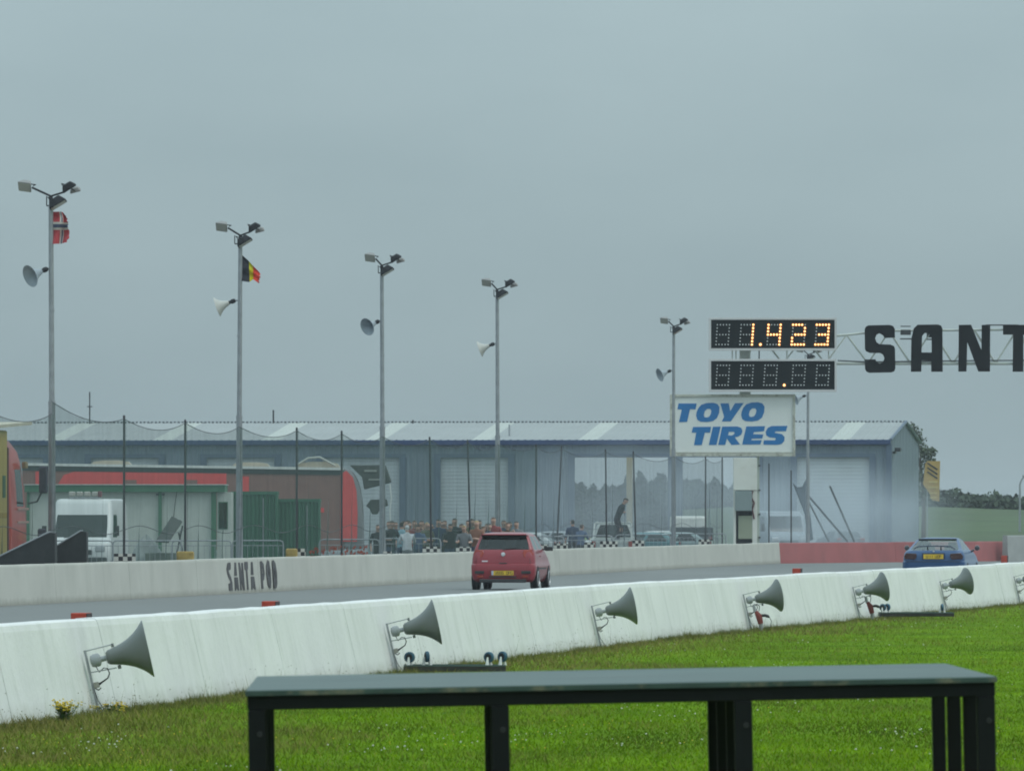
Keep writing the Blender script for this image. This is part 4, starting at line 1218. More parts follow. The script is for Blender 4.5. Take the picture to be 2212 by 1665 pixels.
# right gable
gv = [(0, 0, 0), (0, DH, 0), (0, DH, EZ - .02), (0, DH / 2, RZ - .02), (0, 0, EZ - .02)]
gn = MB(); gn.add(gv + [(-0.1, y, z) for _, y, z in gv], [(0, 1, 2, 3, 4), (9, 8, 7, 6, 5), (0, 5, 6, 1), (1, 6, 7, 2), (2, 7, 8, 3), (3, 8, 9, 4), (4, 9, 5, 0)])
gn.build('gable_wall', M('hall_gable_cladding', (0.26, 0.32, 0.37), 0.55, var=0.05), hall)
gb = MB()
y_ = 0.5
while y_ < DH - 0.2:
    zt = EZ + (RZ - EZ) * (1 - abs(1 - y_ / (DH / 2))) - 0.1
    gb.box((0.02, y_, zt / 2), (0.035, 0.12, zt)); y_ += 1.1
o = gb.build('gable_ribs', hall_blue, hall); o['kind'] = 'stuff'
MB().box((0.02, -0.03, EZ / 2 - 0.1), (0.30, 0.34, EZ - 0.25)).build('corner_trim', hall_trim, hall)
for s_ in (0, 1):
    a_ = Vector((0.1, -0.1 if s_ == 0 else DH + 0.1, EZ)); b_ = Vector((0.1, DH / 2, RZ + 0.02))
    MB().tube([a_, b_], 0.09, 6).build('verge_trim', hall_trim, hall)
MB().box((0.12, 2.4, 5.35), (0.16, 1.2, 0.12)).box((0.35, 1.9, 5.5), (0.3, 0.8, 0.2)).build('wall_lamp', dark_steel, hall, bevel=0.02)
for u_, v_ in ((530, 883), (838, 905)):
    x_ = hxu(u_); MB().tube([(x_, DH * .48, RZ - .1), (x_, DH * .48, HC + (HV - v_) * 500 / F)], 0.05, 6).build('flue', dark_steel, hall)
x_ = hxu(1090); MB().tube([(x_, DH * .1, EZ + 0.1), (x_, DH * .1, EZ + 0.85)], 0.05, 6).build('flue', steel, hall)
x_ = hxu(125); MB().tube([(x_, DH * .48, RZ - .1), (x_, DH * .48, RZ + 1.7)], 0.04, 6).tube([(x_ - .15, DH * .48, RZ + .9), (x_ + .15, DH * .48, RZ + .9)], 0.03, 6).build('aerial', dark_steel, hall)
# ------------------------------------------------------------------ vehicles
NB, NS, NC = 8, 12, 4
def ring(w, y0, y1, rr, rf):
    """rounded outline: rear run, right side, front run, left side"""
    pts = []
    def arc(cx, cy, r, a0):
        for i in range(NC):
            a = a0 + (math.pi / 2) * i / NC
            pts.append((cx + r * math.cos(a), cy + r * math.sin(a)))
    for i in range(NB): pts.append((-(w - rr) + 2 * (w - rr) * i / NB, y0))
    arc(w - rr, y0 + rr, rr, -math.pi / 2)
    for i in range(NS): pts.append((w, y0 + rr + (y1 - rf - y0 - rr) * i / NS))
    arc(w - rf, y1 - rf, rf, 0)
    for i in range(NB): pts.append(((w - rf) - 2 * (w - rf) * i / NB, y1))
    arc(-(w - rf), y1 - rf, rf, math.pi / 2)
    for i in range(NS): pts.append((-w, y1 - rf - (y1 - rf - y0 - rr) * i / NS))
    arc(-(w - rr), y0 + rr, rr, math.pi)
    return pts
o_r, o_c1 = 0, NB
o_s1 = o_c1 + NC; o_c2 = o_s1 + NS; o_f = o_c2 + NC; o_c3 = o_f + NB; o_s2 = o_c3 + NC; o_c4 = o_s2 + NS
NT = o_c4 + NC
def shell(levels, root, paint, glass, glass_levels, rear=(0, NB), front=(0, NB), side=(2, NS - 1), pillar=(6,), extra=None, rear_glass=None, rear_levels=None):
    """loft through level outlines (z, w, y0, y1, rr, rf); window cells become panes of their own"""
    rings = [[(x, y, l[0]) for x, y in ring(*l[1:])] for l in levels]
    body = MB(); rg, fg, sg1, sg2 = MB(), MB(), MB(), MB()
    def cell(i, j):
        a, b = rings[i], rings[i + 1]
        j2 = (j + 1) % NT
        return [a[j], a[j2], b[j2], b[j]]
    gl = set(glass_levels); rl = set(rear_levels if rear_levels is not None else glass_levels)
    for i in range(len(rings) - 1):
        for j in range(NT):
            q = cell(i, j)
            tgt = body
            if o_r + rear[0] <= j < o_r + rear[1] and i in rl: tgt = rg
            elif o_f + front[0] <= j < o_f + front[1] and i in gl: tgt = fg
            elif i in gl and o_s1 + side[0] <= j < o_s1 + side[1] and (j - o_s1) not in pillar: tgt = sg1
            elif i in gl and o_s2 + (NS - side[1]) <= j < o_s2 + (NS - side[0]) and (NS - 1 - (j - o_s2)) not in pillar: tgt = sg2
            tgt.add(q, [(0, 1, 2, 3)])
    body.add(rings[0], [tuple(range(NT - 1, -1, -1))]); body.add(rings[-1], [tuple(range(NT))])
    def weld(mb, name, mat):
        if not mb.v: return None
        o = mb.build(name, mat, root)
        bm = bmesh.new(); bm.from_mesh(o.data)
        bmesh.ops.remove_doubles(bm, verts=bm.verts, dist=1e-4)
        bmesh.ops.recalc_face_normals(bm, faces=bm.faces)
        bm.to_mesh(o.data); bm.free()
        o.data.polygons.foreach_set('use_smooth', [True] * len(o.data.polygons))
        try: o.data.set_sharp_from_angle(angle=R(35))
        except Exception: pass
        return o
    bo = weld(body, 'body', paint)
    weld(rg, 'rear_window', rear_glass or glass); weld(fg, 'windscreen', glass); weld(sg1, 'side_window', glass); weld(sg2, 'side_window', glass)
    return bo

def wheel(root, x, y, r, w, rim=0.64):
    s = 1 if x > 0 else -1
    mt = Matrix.Translation((x, y, r)) @ (Matrix.Rotation(math.pi, 4, 'Z') if s < 0 else Matrix.Identity(4))
    wo_ = MB().lathe([(-w, r * rim), (-w, r * .9), (-w * .8, r), (-w * .2, r), (0, r * .9), (0.0, r * rim)], 28, mat=mt).build('wheel', rubber, root, smooth=True)
    rm = MB().lathe([(-w * .9, r * rim), (0.0, r * rim * 1.06), (0.012, r * rim * .98), (-0.03, r * rim * .86), (-0.05, r * .2), (-0.01, r * .15), (0.0, r * .05)], 24, mat=mt)
    for k_ in range(5):
        a = k_ * 2 * math.pi / 5
        c0 = mt @ Vector((-0.012, math.cos(a) * r * rim * .5, math.sin(a) * r * rim * .5))
        rm.box(c0, (0.02, 0.045, r * rim * .9), rot=(mt.to_3x3() @ Matrix.Rotation(a - math.pi / 2, 3, 'X')))
    rm.build('rim', rim_silver, wo_, smooth=True)
    return wo_

def arches(root, W, ys, r):
    for s in (-1, 1):
        for y in ys:
            mt = Matrix.Translation((s * W, y, r)) @ (Matrix.Rotation(math.pi, 4, 'Z') if s < 0 else Matrix.Identity(4))
            MB().lathe([(-0.10, r * 1.13), (0.004, r * 1.13)], 24, mat=mt).build('wheel_arch', black_paint, root)

def plate(root, y, z0, z1, hw_, text, border, m_text, chars=True):
    p = MB().box((0, y, (z0 + z1) / 2), (2 * hw_, 0.012, z1 - z0)).build('number_plate', plate_yellow, root)
    return p

SEG = {'A': '1110111', 'B': '1111111', 'D': '1111110', 'F': '1000111', 'G': '1011110', 'O': '1111110', 'R': '1110111', 'W': '0111110', '0': '1111110', '1': '0110000', '2': '1101101', '3': '1111001', '4': '0110011', '5': '1011011', '6': '1011111', '7': '1110000', '8': '1111111', '9': '1111011', 'Y': '0111011', 'V': '0111110', 'H': '0110111', 'P': '1100111', ' ': '0000000'}
def plate_text(parent, text, y, x0, x1, z0, z1, mat):
    """blocky plate characters as thin strokes"""
    n_ = len(text); cw = (x1 - x0) / n_
    mb = MB(); t = 0.012
    for i, ch in enumerate(text):
        a, b = x0 + cw * i + cw * .12, x0 + cw * (i + 1) - cw * .12
        zm = (z0 + z1) / 2
        sg_ = SEG.get(ch, '1111110')
        for k_, (xa, za, xb, zb) in enumerate(((a, z1, b, z1), (b, zm, b, z1), (b, z0, b, zm), (a, z0, b, z0), (a, z0, a, zm), (a, zm, a, z1), (a, zm, b, zm))):
            if sg_[k_] == '1':
                mb.box(((xa + xb) / 2, y, (za + zb) / 2), (abs(xb - xa) + t, 0.004, abs(zb - za) + t))
    return mb.build('characters', mat, parent)

paint_red = M('car_paint_red', (0.27, 0.016, 0.028), 0.35, var=0.05, coat=0.4)
paint_blue = M('car_paint_blue', (0.016, 0.070, 0.19), 0.35, var=0.05, coat=0.35)
plate_ink = M('plate_ink', (0.16, 0.10, 0.015), 0.6)
seat_m = M('seat_fabric', (0.05, 0.05, 0.055), 0.9)
lens_dark = M('smoked_lens', (0.05, 0.012, 0.012), 0.2, coat=0.4)
plastic = M('black_plastic', (0.03, 0.03, 0.032), 0.6)

# --- red hatchback in the far lane
Yc = 20000 / 84.3
hd = thing('red_hatchback_car', 'red three door hatchback seen from behind, driving up the track', 'car', P(1086, HV, Yc + 0.0) - Vector((0, 0, HC)), rz=-TH)
L_ = 3.84
shell([(0.20, .72, .16, L_ - .2, .12, .2), (0.27, .79, .03, L_ - .06, .16, .3), (0.40, .825, .0, L_, .17, .35), (0.58, .835, .0, L_, .17, .35), (0.65, .83, .02, L_ - .03, .17, .35), (0.672, .818, .055, L_ - .06, .17, .35),
       (0.80, .815, .075, L_ - .35, .18, .35), (0.92, .80, .105, L_ - .8, .18, .3), (1.015, .775, .145, L_ - 1.02, .17, .28), (1.035, .76, .160, L_ - 1.07, .10, .26),
       (1.15, .715, .225, L_ - 1.26, .075, .24), (1.27, .67, .295, L_ - 1.47, .07, .22), (1.375, .625, .36, L_ - 1.66, .065, .2), (1.395, .615, .34, L_ - 1.72, .08, .2), (1.42, .59, .34, L_ - 1.80, .14, .2), (1.455, .52, .46, L_ - 1.95, .2, .25), (1.475, .40, .7, L_ - 2.15, .2, .25), (1.48, .25, 1.0, L_ - 2.3, .15, .2)],
      hd, paint_red, glass_dark, (9, 10, 11), side=(1, NS - 1), pillar=(5,))
for s in (-1, 1):
    # tall pointed tail lamps wrapping the corner
    x_in, x_out = 0.50, 0.735
    prof = [(x_in + .03, 1.02), (x_out - .02, 1.03), (x_out + .04, .93), (x_out + .02, .84), (x_in + .13, .79), (x_in + .03, .86), (x_in, .95)]
    lp_ = MB().prism([(s * a, b) for a, b in prof], 0.10, lambda a, b, c: Vector((a, 0.065 + c + max(0, (abs(a) - .6)) * .45 + (b - .8) * .22, b)))
    lp_.build('tail_lamp', lamp_red, hd, bevel=0.01)
    MB().box((s * .60, -0.006, .455), (0.24, 0.03, .075)).build('bumper_vent', plastic, hd, bevel=0.008)
    MB().box((s * .58, -0.004, .345), (0.16, 0.02, .05)).build('reflector', lamp_red, hd, bevel=0.006)
    mr = MB().tube([(s * .76, 2.35, 1.03), (s * .84, 2.33, 1.04)], 0.025, 8).box((s * .93, 2.32, 1.05), (0.20, 0.10, 0.105))
    mr.build('door_mirror', plastic, hd, bevel=0.03, bseg=2, smooth=True)
    for y in (0.62, 3.06): wheel(hd, s * .850, y, .29, .19)
    dl = MB().box((s * .834, 1.55, .55), (0.02, 1.9, .035)).build('side_strip', plastic, hd)
    MB().box((s * .815, 1.35, .86), (0.03, .16, .03)).build('door_handle', paint_red, hd, bevel=0.008)
arches(hd, .832, (0.62, 3.06), .29)
pr_ = MB().box((0, -0.004, .435), (0.72, 0.012, .175)).build('plate_recess', M('plate_recess_red', (0.22, 0.02, 0.025), 0.5), hd, bevel=0.004)
pt = MB().box((0.02, -0.016, .437), (0.52, 0.010, .112)).build('number_plate', plate_yellow, hd)
plate_text(pt, 'Y555 OFG', -0.0225, -0.20, 0.26, .405, .470, plate_ink)
MB().box((-0.265, -0.0165, .437), (0.05, 0.0115, .112)).build('plate_band', M('plate_band_blue', (0.45, 0.48, 0.62), 0.5), pt)
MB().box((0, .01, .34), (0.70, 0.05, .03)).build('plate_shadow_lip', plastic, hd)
MB().box((0, .05, .235), (1.20, 0.16, .09)).build('diffuser', plastic, hd, bevel=0.02)
MB().box((0, .055, .662), (1.36, 0.02, .012)).build('boot_seam', plastic, hd)
for s in (-1, 1):
    MB().tube([(s * .70, .055, .675), (s * .69, .085, .80), (s * .50, .12, .80), (s * .49, .135, 1.0)], 0.006, 5).build('boot_seam', plastic, hd)
MB().box((0, .055, .685), (0.20, 0.03, .03)).build('boot_handle', plastic, hd, bevel=0.006)
MB().lathe([(0, 0.055), (0.012, 0.05), (0.016, 0.03)], 20, mat=Matrix.Translation((0, .088, .915)) @ Matrix.Rotation(R(-90), 4, 'Z') @ Matrix.Rotation(R(-12), 4, 'Y')).build('round_badge', rim_silver, hd, smooth=True)
MB().box((-.47, .062, .74), (0.15, 0.012, .03)).build('script_badge', M('badge_white', (0.8, 0.75, 0.78), 0.4), hd)
MB().lathe([(0, .016), (0.01, .014)], 10, mat=Matrix.Translation((0, .082, .78)) @ Matrix.Rotation(R(-90), 4, 'Z')).build('boot_lock', plastic, hd)
MB().tube([(0.0, .13, 1.02), (0.03, .15, 1.05), (0.30, .165, 1.075), (0.50, .18, 1.062)], 0.012, 6).build('rear_wiper', plastic, hd)
sp = MB()
sp.prism([(-.60, 1.405), (.60, 1.405), (.55, 1.35), (.30, 1.325), (-.30, 1.325), (-.55, 1.35)], 0.05, lambda a, b, c: Vector((a, .325 - (1.40 - b) * .5 + c, b)))
sp.build('spoiler_lip', black_paint, hd)
MB().box((0, .30, 1.417), (1.16, 0.12, .028)).build('roof_spoiler', paint_red, hd, bevel=0.01)
for s in (-.36, .36):
    MB().box((s, 1.9, .75), (0.45, .45, .4)).box((s, 1.72, 1.02), (0.44, .12, .55)).box((s, 1.70, 1.28), (0.24, .09, .14)).build('front_seat', seat_m, hd, bevel=0.03)
MB().box((0, .75, .8), (1.2, .14, .62)).build('rear_seat', seat_m, hd, bevel=0.03)

# --- blue coupe in the near lane, its lower half behind the white wall
Yb = 250.0
bc = thing('blue_coupe_car', 'blue coupe with boot spoiler half hidden behind the white wall', 'car', G(2016, Yb), rz=-TH - R(1.5))
L_ = 4.40
shell([(0.20, .74, .16, L_ - .2, .14, .2), (0.32, .83, .03, L_ - .05, .18, .35), (0.52, .855, .0, L_, .2, .4), (0.66, .85, .0, L_ - .02, .2, .4), (0.685, .835, .05, L_ - .05, .2, .4), (0.80, .83, .06, L_ - .4, .2, .4), (0.90, .805, .09, L_ - .9, .2, .35),
       (0.96, .765, .14, L_ - 1.25, .2, .3), (0.985, .73, .42, L_ - 1.4, .08, .26), (1.08, .675, .72, L_ - 1.62, .07, .24), (1.17, .62, 1.0, L_ - 1.82, .065, .22), (1.255, .565, 1.24, L_ - 2.0, .06, .2), (1.27, .545, 1.28, L_ - 2.06, .12, .2), (1.30, .49, 1.40, L_ - 2.12, .15, .2), (1.318, .36, 1.6, L_ - 2.25, .15, .2)],
      bc, paint_blue, glass_clear, (8, 9, 10), side=(1, NS - 1), pillar=(6,))
for s in (-1, 1):
    lp_ = MB().prism([(s * .46, .885), (s * .74, .90), (s * .80, .82), (s * .78, .735), (s * .50, .725), (s * .45, .80)], 0.08, lambda a, b, c: Vector((a, 0.012 + c + max(0, abs(a) - .62) * .35, b)))
    lp_.build('tail_lamp', lens_dark, bc, bevel=0.01)
    mr = MB().tube([(s * .79, 2.55, .93), (s * .87, 2.53, .98)], 0.028, 8).lathe([(-0.06, 0.03), (-0.045, 0.065), (0.0, 0.075), (0.05, 0.06), (0.08, 0.02)], 12, mat=Matrix.Translation((s * .96, 2.50, 1.03)) @ Matrix.Rotation(R(90), 4, 'Z'))
    mr.build('door_mirror', M('mirror_dark', (0.06, 0.06, 0.07), 0.3, coat=0.5), bc, smooth=True)
    for y in (0.85, 3.45): wheel(bc, s * .868, y, .30, .20)
    MB().tube([(s * .18, .30, .97), (s * .18, .30, 1.085)], 0.018, 6).build('spoiler_post', black_paint, bc)
arches(bc, .853, (0.85, 3.45), .30)
MB().box((0, 1.24, 1.262), (1.04, 0.03, .035), rot=Matrix.Rotation(R(-20), 3, 'X')).build('window_header', black_paint, bc)
wg = MB()
pts_ = [(-.56, 1.02), (-.44, 1.085), (-.2, 1.098), (0, 1.10), (.2, 1.098), (.44, 1.085), (.56, 1.02)]
for (a, za), (b, zb) in zip(pts_, pts_[1:]):
    wg.add([(a, .22, za), (b, .22, zb), (b, .40, zb + .01), (a, .40, za + .01), (a, .22, za - .028), (b, .22, zb - .028), (b, .40, zb - .02), (a, .40, za - .02)], [(0, 1, 2, 3), (7, 6, 5, 4), (0, 4, 5, 1), (1, 5, 6, 2), (2, 6, 7, 3), (3, 7, 4, 0)])
wg.build('boot_spoiler', M('spoiler_dark_blue', (0.012, 0.03, 0.07), 0.4, coat=0.3), bc)
MB().box((0, .052, .815), (0.62, 0.02, .18)).build('plate_recess', M('recess_dark_blue', (0.012, 0.03, 0.08), 0.5), bc, bevel=0.01)
pt = MB().box((0, .038, .805), (0.54, 0.010, .125)).build('number_plate', plate_yellow, bc)
plate_text(pt, 'W11 VDF', .0315, -.20, .22, .772, .838, plate_ink)
MB().lathe([(0, .028), (0.012, .02)], 14, mat=Matrix.Translation((0, .085, .945)) @ Matrix.Rotation(R(-90), 4, 'Z')).build('round_badge', rim_silver, bc)
MB().box((0, .0, .672), (1.5, 0.015, .014)).build('bumper_seam', plastic, bc)
for s in (-.35, .35):
    MB().box((s, 2.0, .6), (0.45, .45, .35)).box((s, 1.82, .88), (0.44, .12, .45)).box((s, 1.80, 1.12), (0.24, .09, .14)).build('front_seat', seat_m, bc, bevel=0.03)

# --- a plain family car used for the cars parked far off in the paddock
def parked_car(u, Y, rz, paint, label, hs=0.86):
    rt = thing('parked_car', label, 'car', G(u, Y), rz=rz, group='cars parked in the paddock')
    L = 4.0
    shell([(0.22, .76, .15, L - .2, .12, .2), (0.4, .83, .0, L, .2, .4), (0.65, .84, .02, L, .2, .4), (0.82, .82, .06, L - .35, .2, .4), (0.95 * hs, .79, .12, L - .95, .18, .3), (1.0 * hs, .76, .2, L - 1.1, .16, .26), (1.2 * hs, .68, .42, L - 1.5, .14, .24), (1.36 * hs, .61, .62, L - 1.85, .13, .2), (1.43 * hs, .52, .85, L - 2.05, .15, .2), (1.45 * hs, .3, 1.1, L - 2.25, .1, .15)],
          rt, paint, glass_dark, (5, 6), side=(1, NS - 1), pillar=(6,))
    for s in (-1, 1):
        for y in (.7, 3.15): wheel(rt, s * .835, y, .30, .18)
        MB().box((s * .62, .03, .78), (.25, .06, .13)).build('tail_lamp', lamp_red, rt, bevel=0.01)
        MB().box((s * .60, L - .04, .62), (.30, .08, .12)).build('headlamp', rim_silver, rt, bevel=0.01)
    MB().box((0, .0, .55), (.5, .03, .1)).build('number_plate', plate_yellow, rt)
pp = lambda n_, c_: M('parked_paint_' + n_, c_, 0.35, var=0.05, coat=0.4)
for u, Y, rz, c_, lab in (
    (1205, 398, 1.4, pp('silver', (.40, .43, .43)), 'silver parked car beyond the crowd, just right of the red car'),
    (1262, 430, 1.2, pp('grey', (.22, .25, .27)), 'grey parked car behind the two people standing in the paddock'),
    (1408, 415, 1.5, pp('white', (.60, .62, .60)), 'white parked car right of the pickup'),
    (1452, 452, 0.4, pp('pale', (.5, .52, .5)), 'pale parked car behind the tyre sign post'),
    (1470, 395, 1.55, pp('teal', (.06, .18, .20)), 'teal parked car low behind the far wall'),
    (1535, 400, 1.5, pp('aqua', (.22, .30, .30)), 'pale aqua parked car left of the white signal column'),
    (1838, 474, 0.25, pp('dark', (.05, .06, .07)), 'dark car in the smoke before the right hand roller door')):
    parked_car(u, Y, rz, c_, lab)

# --- vans and boxy vehicles
def van(u, Y, rz, L, W, Hh, paint, label, name='white_van', nose=0.9, glass=glass_dark):
    """front at y = 0 facing the camera"""
    rt = thing(name, label, 'van', G(u, Y), rz=rz)
    w = W / 2
    lv = [(0.25, w * .93, .10, L, .1, .05), (0.45, w, .0, L, .2, .05), (0.80, w, .02, L, .25, .05), (1.0, w * .99, .12, L, .25, .05), (1.12, w * .98, .45 * nose, L, .2, .05), (1.2, w * .97, .55 * nose, L, .15, .05), (1.55, w * .95, .78 * nose, L, .14, .05), (1.88, w * .93, .95 * nose, L, .14, .05), (1.96, w * .92, 1.0 * nose, L, .14, .05), (Hh - .18, w * .90, 1.12 * nose, L - .02, .16, .06), (Hh - .05, w * .87, 1.2 * nose, L - .05, .2, .08), (Hh, w * .78, 1.32 * nose, L - .12, .2, .1)]
    shell(lv, rt, paint, glass, (5, 6, 7), rear=(0, NB), front=(NB, NB), side=(1, 4), pillar=())
    for s in (-1, 1):
        for y in (.75, L - .9): wheel(rt, s * (w - .01), y, .34, .2)
        MB().box((s * w * .70, .04, .82), (.34, .12, .20)).build('headlamp', rim_silver, rt, bevel=0.03)
        MB().tube([(s * w, .75, 1.32), (s * (w + .12), .72, 1.36)], .02, 6).box((s * (w + .16), .70, 1.42), (.15, .10, .34)).build('door_mirror', plastic, rt, bevel=0.03)
    MB().box((0, -.01, .70), (W * .45, .04, .16)).build('grille', plastic, rt, bevel=0.01)
    MB().box((0, -.015, .42), (W * .92, .08, .22)).build('bumper', plastic, rt, bevel=0.03)
    MB().tube([(-.55, .50, 1.18), (-.05, .53, 1.26)], .012, 6).tube([(.05, .50, 1.18), (.55, .53, 1.26)], .012, 6).build_split('wiper', plastic, rt)
    return rt
wv = van(168, 312, R(-5), 5.2, 2.15, 2.50, M('van_white', (.66, .68, .66), .35, var=.04, coat=.3), 'white high roofed van with roof lights, left behind the black ramps', nose=1.2)
rb = MB(); Yv = 312
rb.box((0.0, 1.75, 2.53), (1.05, .35, .05)); rb.build('light_bar_base', steel, wv, bevel=.01)
for i in range(4):
    MB().box((-.42 + .26 * i, 1.70, 2.66), (.21, .22, .17)).build('roof_light', M('roof_light_grey', (.42, .40, .36), .4), wv, bevel=.03)
MB().box((.53, 1.72, 2.66), (.12, .26, .2)).build('light_bar_end', M('dull_maroon', (.16, .06, .07), .6), wv, bevel=.02)
van(1705, 452, R(12), 5.0, 2.0, 2.2, M('van_grey', (.28, .32, .35), .4, var=.05), 'grey van half lost in the smoke right of the signal column', name='grey_van')

# box body vans further left of the column
def box_truck(u, Y, w, h, z0, label, col, rz=0):
    rt = thing('box_truck', label, 'truck', G(u, Y), rz=rz)
    MB().box((0, 1.8, z0 + h / 2), (w, 3.6, h)).build('box_body', col, rt, bevel=.04)
    MB().box((0, 1.8, z0 - .06), (w * .8, 3.4, .12)).build('chassis', dark_steel, rt)
    MB().box((0, 4.4, 1.15), (w * .92, 1.4, 1.6)).build('cab', white_paint, rt, bevel=.12, bseg=2)
    for s in (-1, 1):
        for y in (.8, 4.4): wheel(rt, s * w * .46, y, .38, .22)
    for s in (-1, 1): MB().box((s * w * .42, -.02, z0 + .12), (.16, .06, .12)).build('tail_lamp', lamp_red, rt)
    MB().tube([(0, -.01, z0 + .1), (0, -.01, z0 + h - .1)], .012, 6).build('door_seam', dark_steel, rt)
box_truck(1500, 430, 1.75, .62, .82, 'low dark box trailer truck behind the far wall, left of the signal column', M('box_dark', (.06, .075, .08), .5), rz=.05)

# --- pickup with a roll frame
pk = thing('pickup_truck', 'pale pickup with a person standing on its bed', 'pickup', G(1322, 352), rz=-.05)
L_ = 4.9
pk_p = M('pickup_pale', (.42, .45, .43), .4, var=.05)
shell([(.35, .74, .1, L_ - .2, .06, .2), (.5, .80, .0, L_, .06, .3), (.85, .80, .0, L_, .06, .3), (1.0, .79, .02, L_ - .3, .05, .3), (1.04, .78, 1.5, L_ - 1.1, .06, .3), (1.12, .76, 1.52, L_ - 1.2, .08, .25), (1.38, .70, 1.6, L_ - 1.5, .1, .22), (1.60, .63, 1.68, L_ - 1.75, .12, .2), (1.68, .55, 1.8, L_ - 1.85, .12, .2), (1.70, .4, 2.0, L_ - 2.05, .1, .15)], pk, pk_p, glass_dark, (5, 6), side=(1, NS - 1), pillar=(5,))
for s in (-1, 1):
    for y in (.9, 3.8): wheel(pk, s * .79, y, .36, .22)
    MB().tube([(s * .73, .25, 1.0), (s * .70, 1.0, 1.62), (s * .60, 1.3, 1.69)], .035, 8).build('roll_bar', pk_p, pk, smooth=True)
    MB().box((s * .70, -.02, .86), (.14, .05, .22)).build('tail_lamp', lamp_red, pk)
MB().tube([(-.66, 1.05, 1.66), (.66, 1.05, 1.66)], .035, 8).build('roll_bar', pk_p, pk, smooth=True)
MB().box((0, -.015, .80), (1.2, .04, .32)).build('tailgate', pk_p, pk, bevel=.015)
MB().box((0, -.04, .60), (.5, .02, .11)).build('number_plate', plate_yellow, pk)
MB().box((0, -.03, .45), (1.5, .1, .12)).build('bumper', steel, pk, bevel=.02)

# --- yellow and red lorry at the left edge
lr = thing('lorry', 'lorry with yellow box and red cab at the left edge', 'lorry', (0, 0, 0))
lr.location = G(60, 213.0); lr.rotation_euler = (0, 0, -R(7))
yel = M('lorry_yellow', (.52, .38, .07), .45, var=.06, dirt=(.3, .2, .04), dirt_amt=.4, dirt_scale=2)
lred = M('lorry_red', (.68, .06, .045), .35, var=.08, coat=.4)
lshade = M('lorry_shaded_red', (.12, .012, .015), .5, var=.2)  # darker copy of the cab red, with the cab's rear shade in its colour
cabw = 2.4
# local: x = 0 is the right flank of the cab, front at y = 0
lv = [(.55, 1.15, -2.1, .0, .05, .2), (.9, 1.2, -2.15, .06, .08, .25), (1.6, 1.2, -2.15, .08, .08, .3), (2.0, 1.19, -2.15, .05, .08, .3), (2.1, 1.18, -2.15, .02, .08, .3), (2.55, 1.16, -2.13, -.06, .08, .3), (2.95, 1.13, -2.1, -.16, .08, .3), (3.05, 1.12, -2.1, -.2, .1, .3), (3.35, 1.08, -2.0, -.45, .12, .3), (3.6, .95, -1.8, -.8, .15, .3)]
sub = thing('lorry_cab_frame', None, None)
sub.name = 'cab'
sub.parent = lr; sub.location = (-1.2, 0, 0)
shell(lv, sub, lred, glass_dark, (4, 5), side=(5, NS - 1), pillar=())
MB().box((-1.2, -2.22, 1.95), (2.30, .10, 3.0)).build('cab_back', lshade, lr, bevel=.02)
MB().box((-1.25, -2.55, 2.0), (2.1, .5, 2.9)).build('gap_shade_fill', lshade, lr, bevel=.03)  # added block, its dark red standing for the shadowed gap behind the cab
MB().box((-1.22, -6.3, 2.35), (2.5, 6.9, 2.95)).build('box_body', yel, lr, bevel=.03)
MB().box((-1.22, -6.3, .80), (1.0, 7.6, .2)).build('chassis', dark_steel, lr)
MB().box((.034, -3.3, 2.55), (.02, .35, .5)).build('side_marking', M('marking_green', (.05, .12, .05), .6), lr)
MB().box((.034, -3.4, 1.9), (.015, .9, .12)).build('stripe', M('stripe_ochre', (.42, .28, .04), .6), lr)
for y in (-.9, -6.2, -8.4):
    for x in (-.06, -2.34): wheel(lr, x if x > -1 else x, y, .48, .28)
MB().box((-1.2, -3.1, 4.02), (2.75, 5.6, .07)).build('roof_deflector', M('pale_cream_board', (.60, .55, .43), .6, var=.1), lr, rot=(R(1.5), 0, 0))
for z, hh_, ln in ((2.72, .62, .36), (1.35, .50, .33)):
    MB().tube([(0, .0, z - .55 if z > 2 else z - .1), (ln * .6, .02, z - .5 if z > 2 else z - .05), (ln, .02, z - .2)], .025, 6).build('mirror_arm', dark_steel, lr, smooth=True)
    MB().box((ln, .02, z), (.20, .10, hh_)).build('mirror', M('mirror_shell', (.05, .03, .07), .5), lr, bevel=.03)
MB().box((.03, -.55, 3.05), (.10, .3, .16)).build('side_lamp', M('lamp_ochre', (.35, .22, .08), .4), lr, bevel=.02)
for z_ in (1.75, 2.05): MB().box((.012, -.7, z_), (.03, 1.4, .05)).build('cab_trim', M('cab_trim_pink', (.6, .35, .3), .5), lr)

# --- black wedge ramps behind the wall
wedge_m = M('black_wedge', (.018, .02, .022), .6, var=.3, scale=3, dirt=(.05, .05, .05), dirt_amt=.5, dirt_scale=5)
def wedge(u0, v0, u1, v1, Y, dpt, label):
    rt = thing('wedge_ramp', label, 'ramp', G(u0, Y), group='black wedge ramps')
    a0, a1 = 0, S(u1 - u0, Y)
    z0_, z1_ = HC + (HV - v0) * Y / F, HC + (HV - v1) * Y / F
    MB().prism([(a0, 0), (a1, 0), (a1, z1_), (a1 - .12, z1_ + .015), (a0, z0_)], dpt, lambda a, b, c: Vector((a, c, b))).build('side_panel', wedge_m, rt)
    MB().tube([(a0, -.01, z0_ + .02), (a1 - .12, -.01, z1_ + .035)], .018, 6).tube([(a0, dpt, z0_ + .02), (a1 - .12, dpt, z1_ + .035)], .018, 6).build_split('edge_rail', steel, rt)
    for q in (.3, .6): MB().tube([(a1 * q, dpt + .02, .0), (a1 * q, dpt + .02, z0_ + (z1_ - z0_) * q)], .02, 6).build('stay', dark_steel, rt)
wedge(-70, 1235, 119, 1151, 203, .9, 'larger black wedge ramp at the left edge behind the far wall')
wedge(119, 1181, 187, 1148, 206, .8, 'smaller black wedge ramp beside the white van')

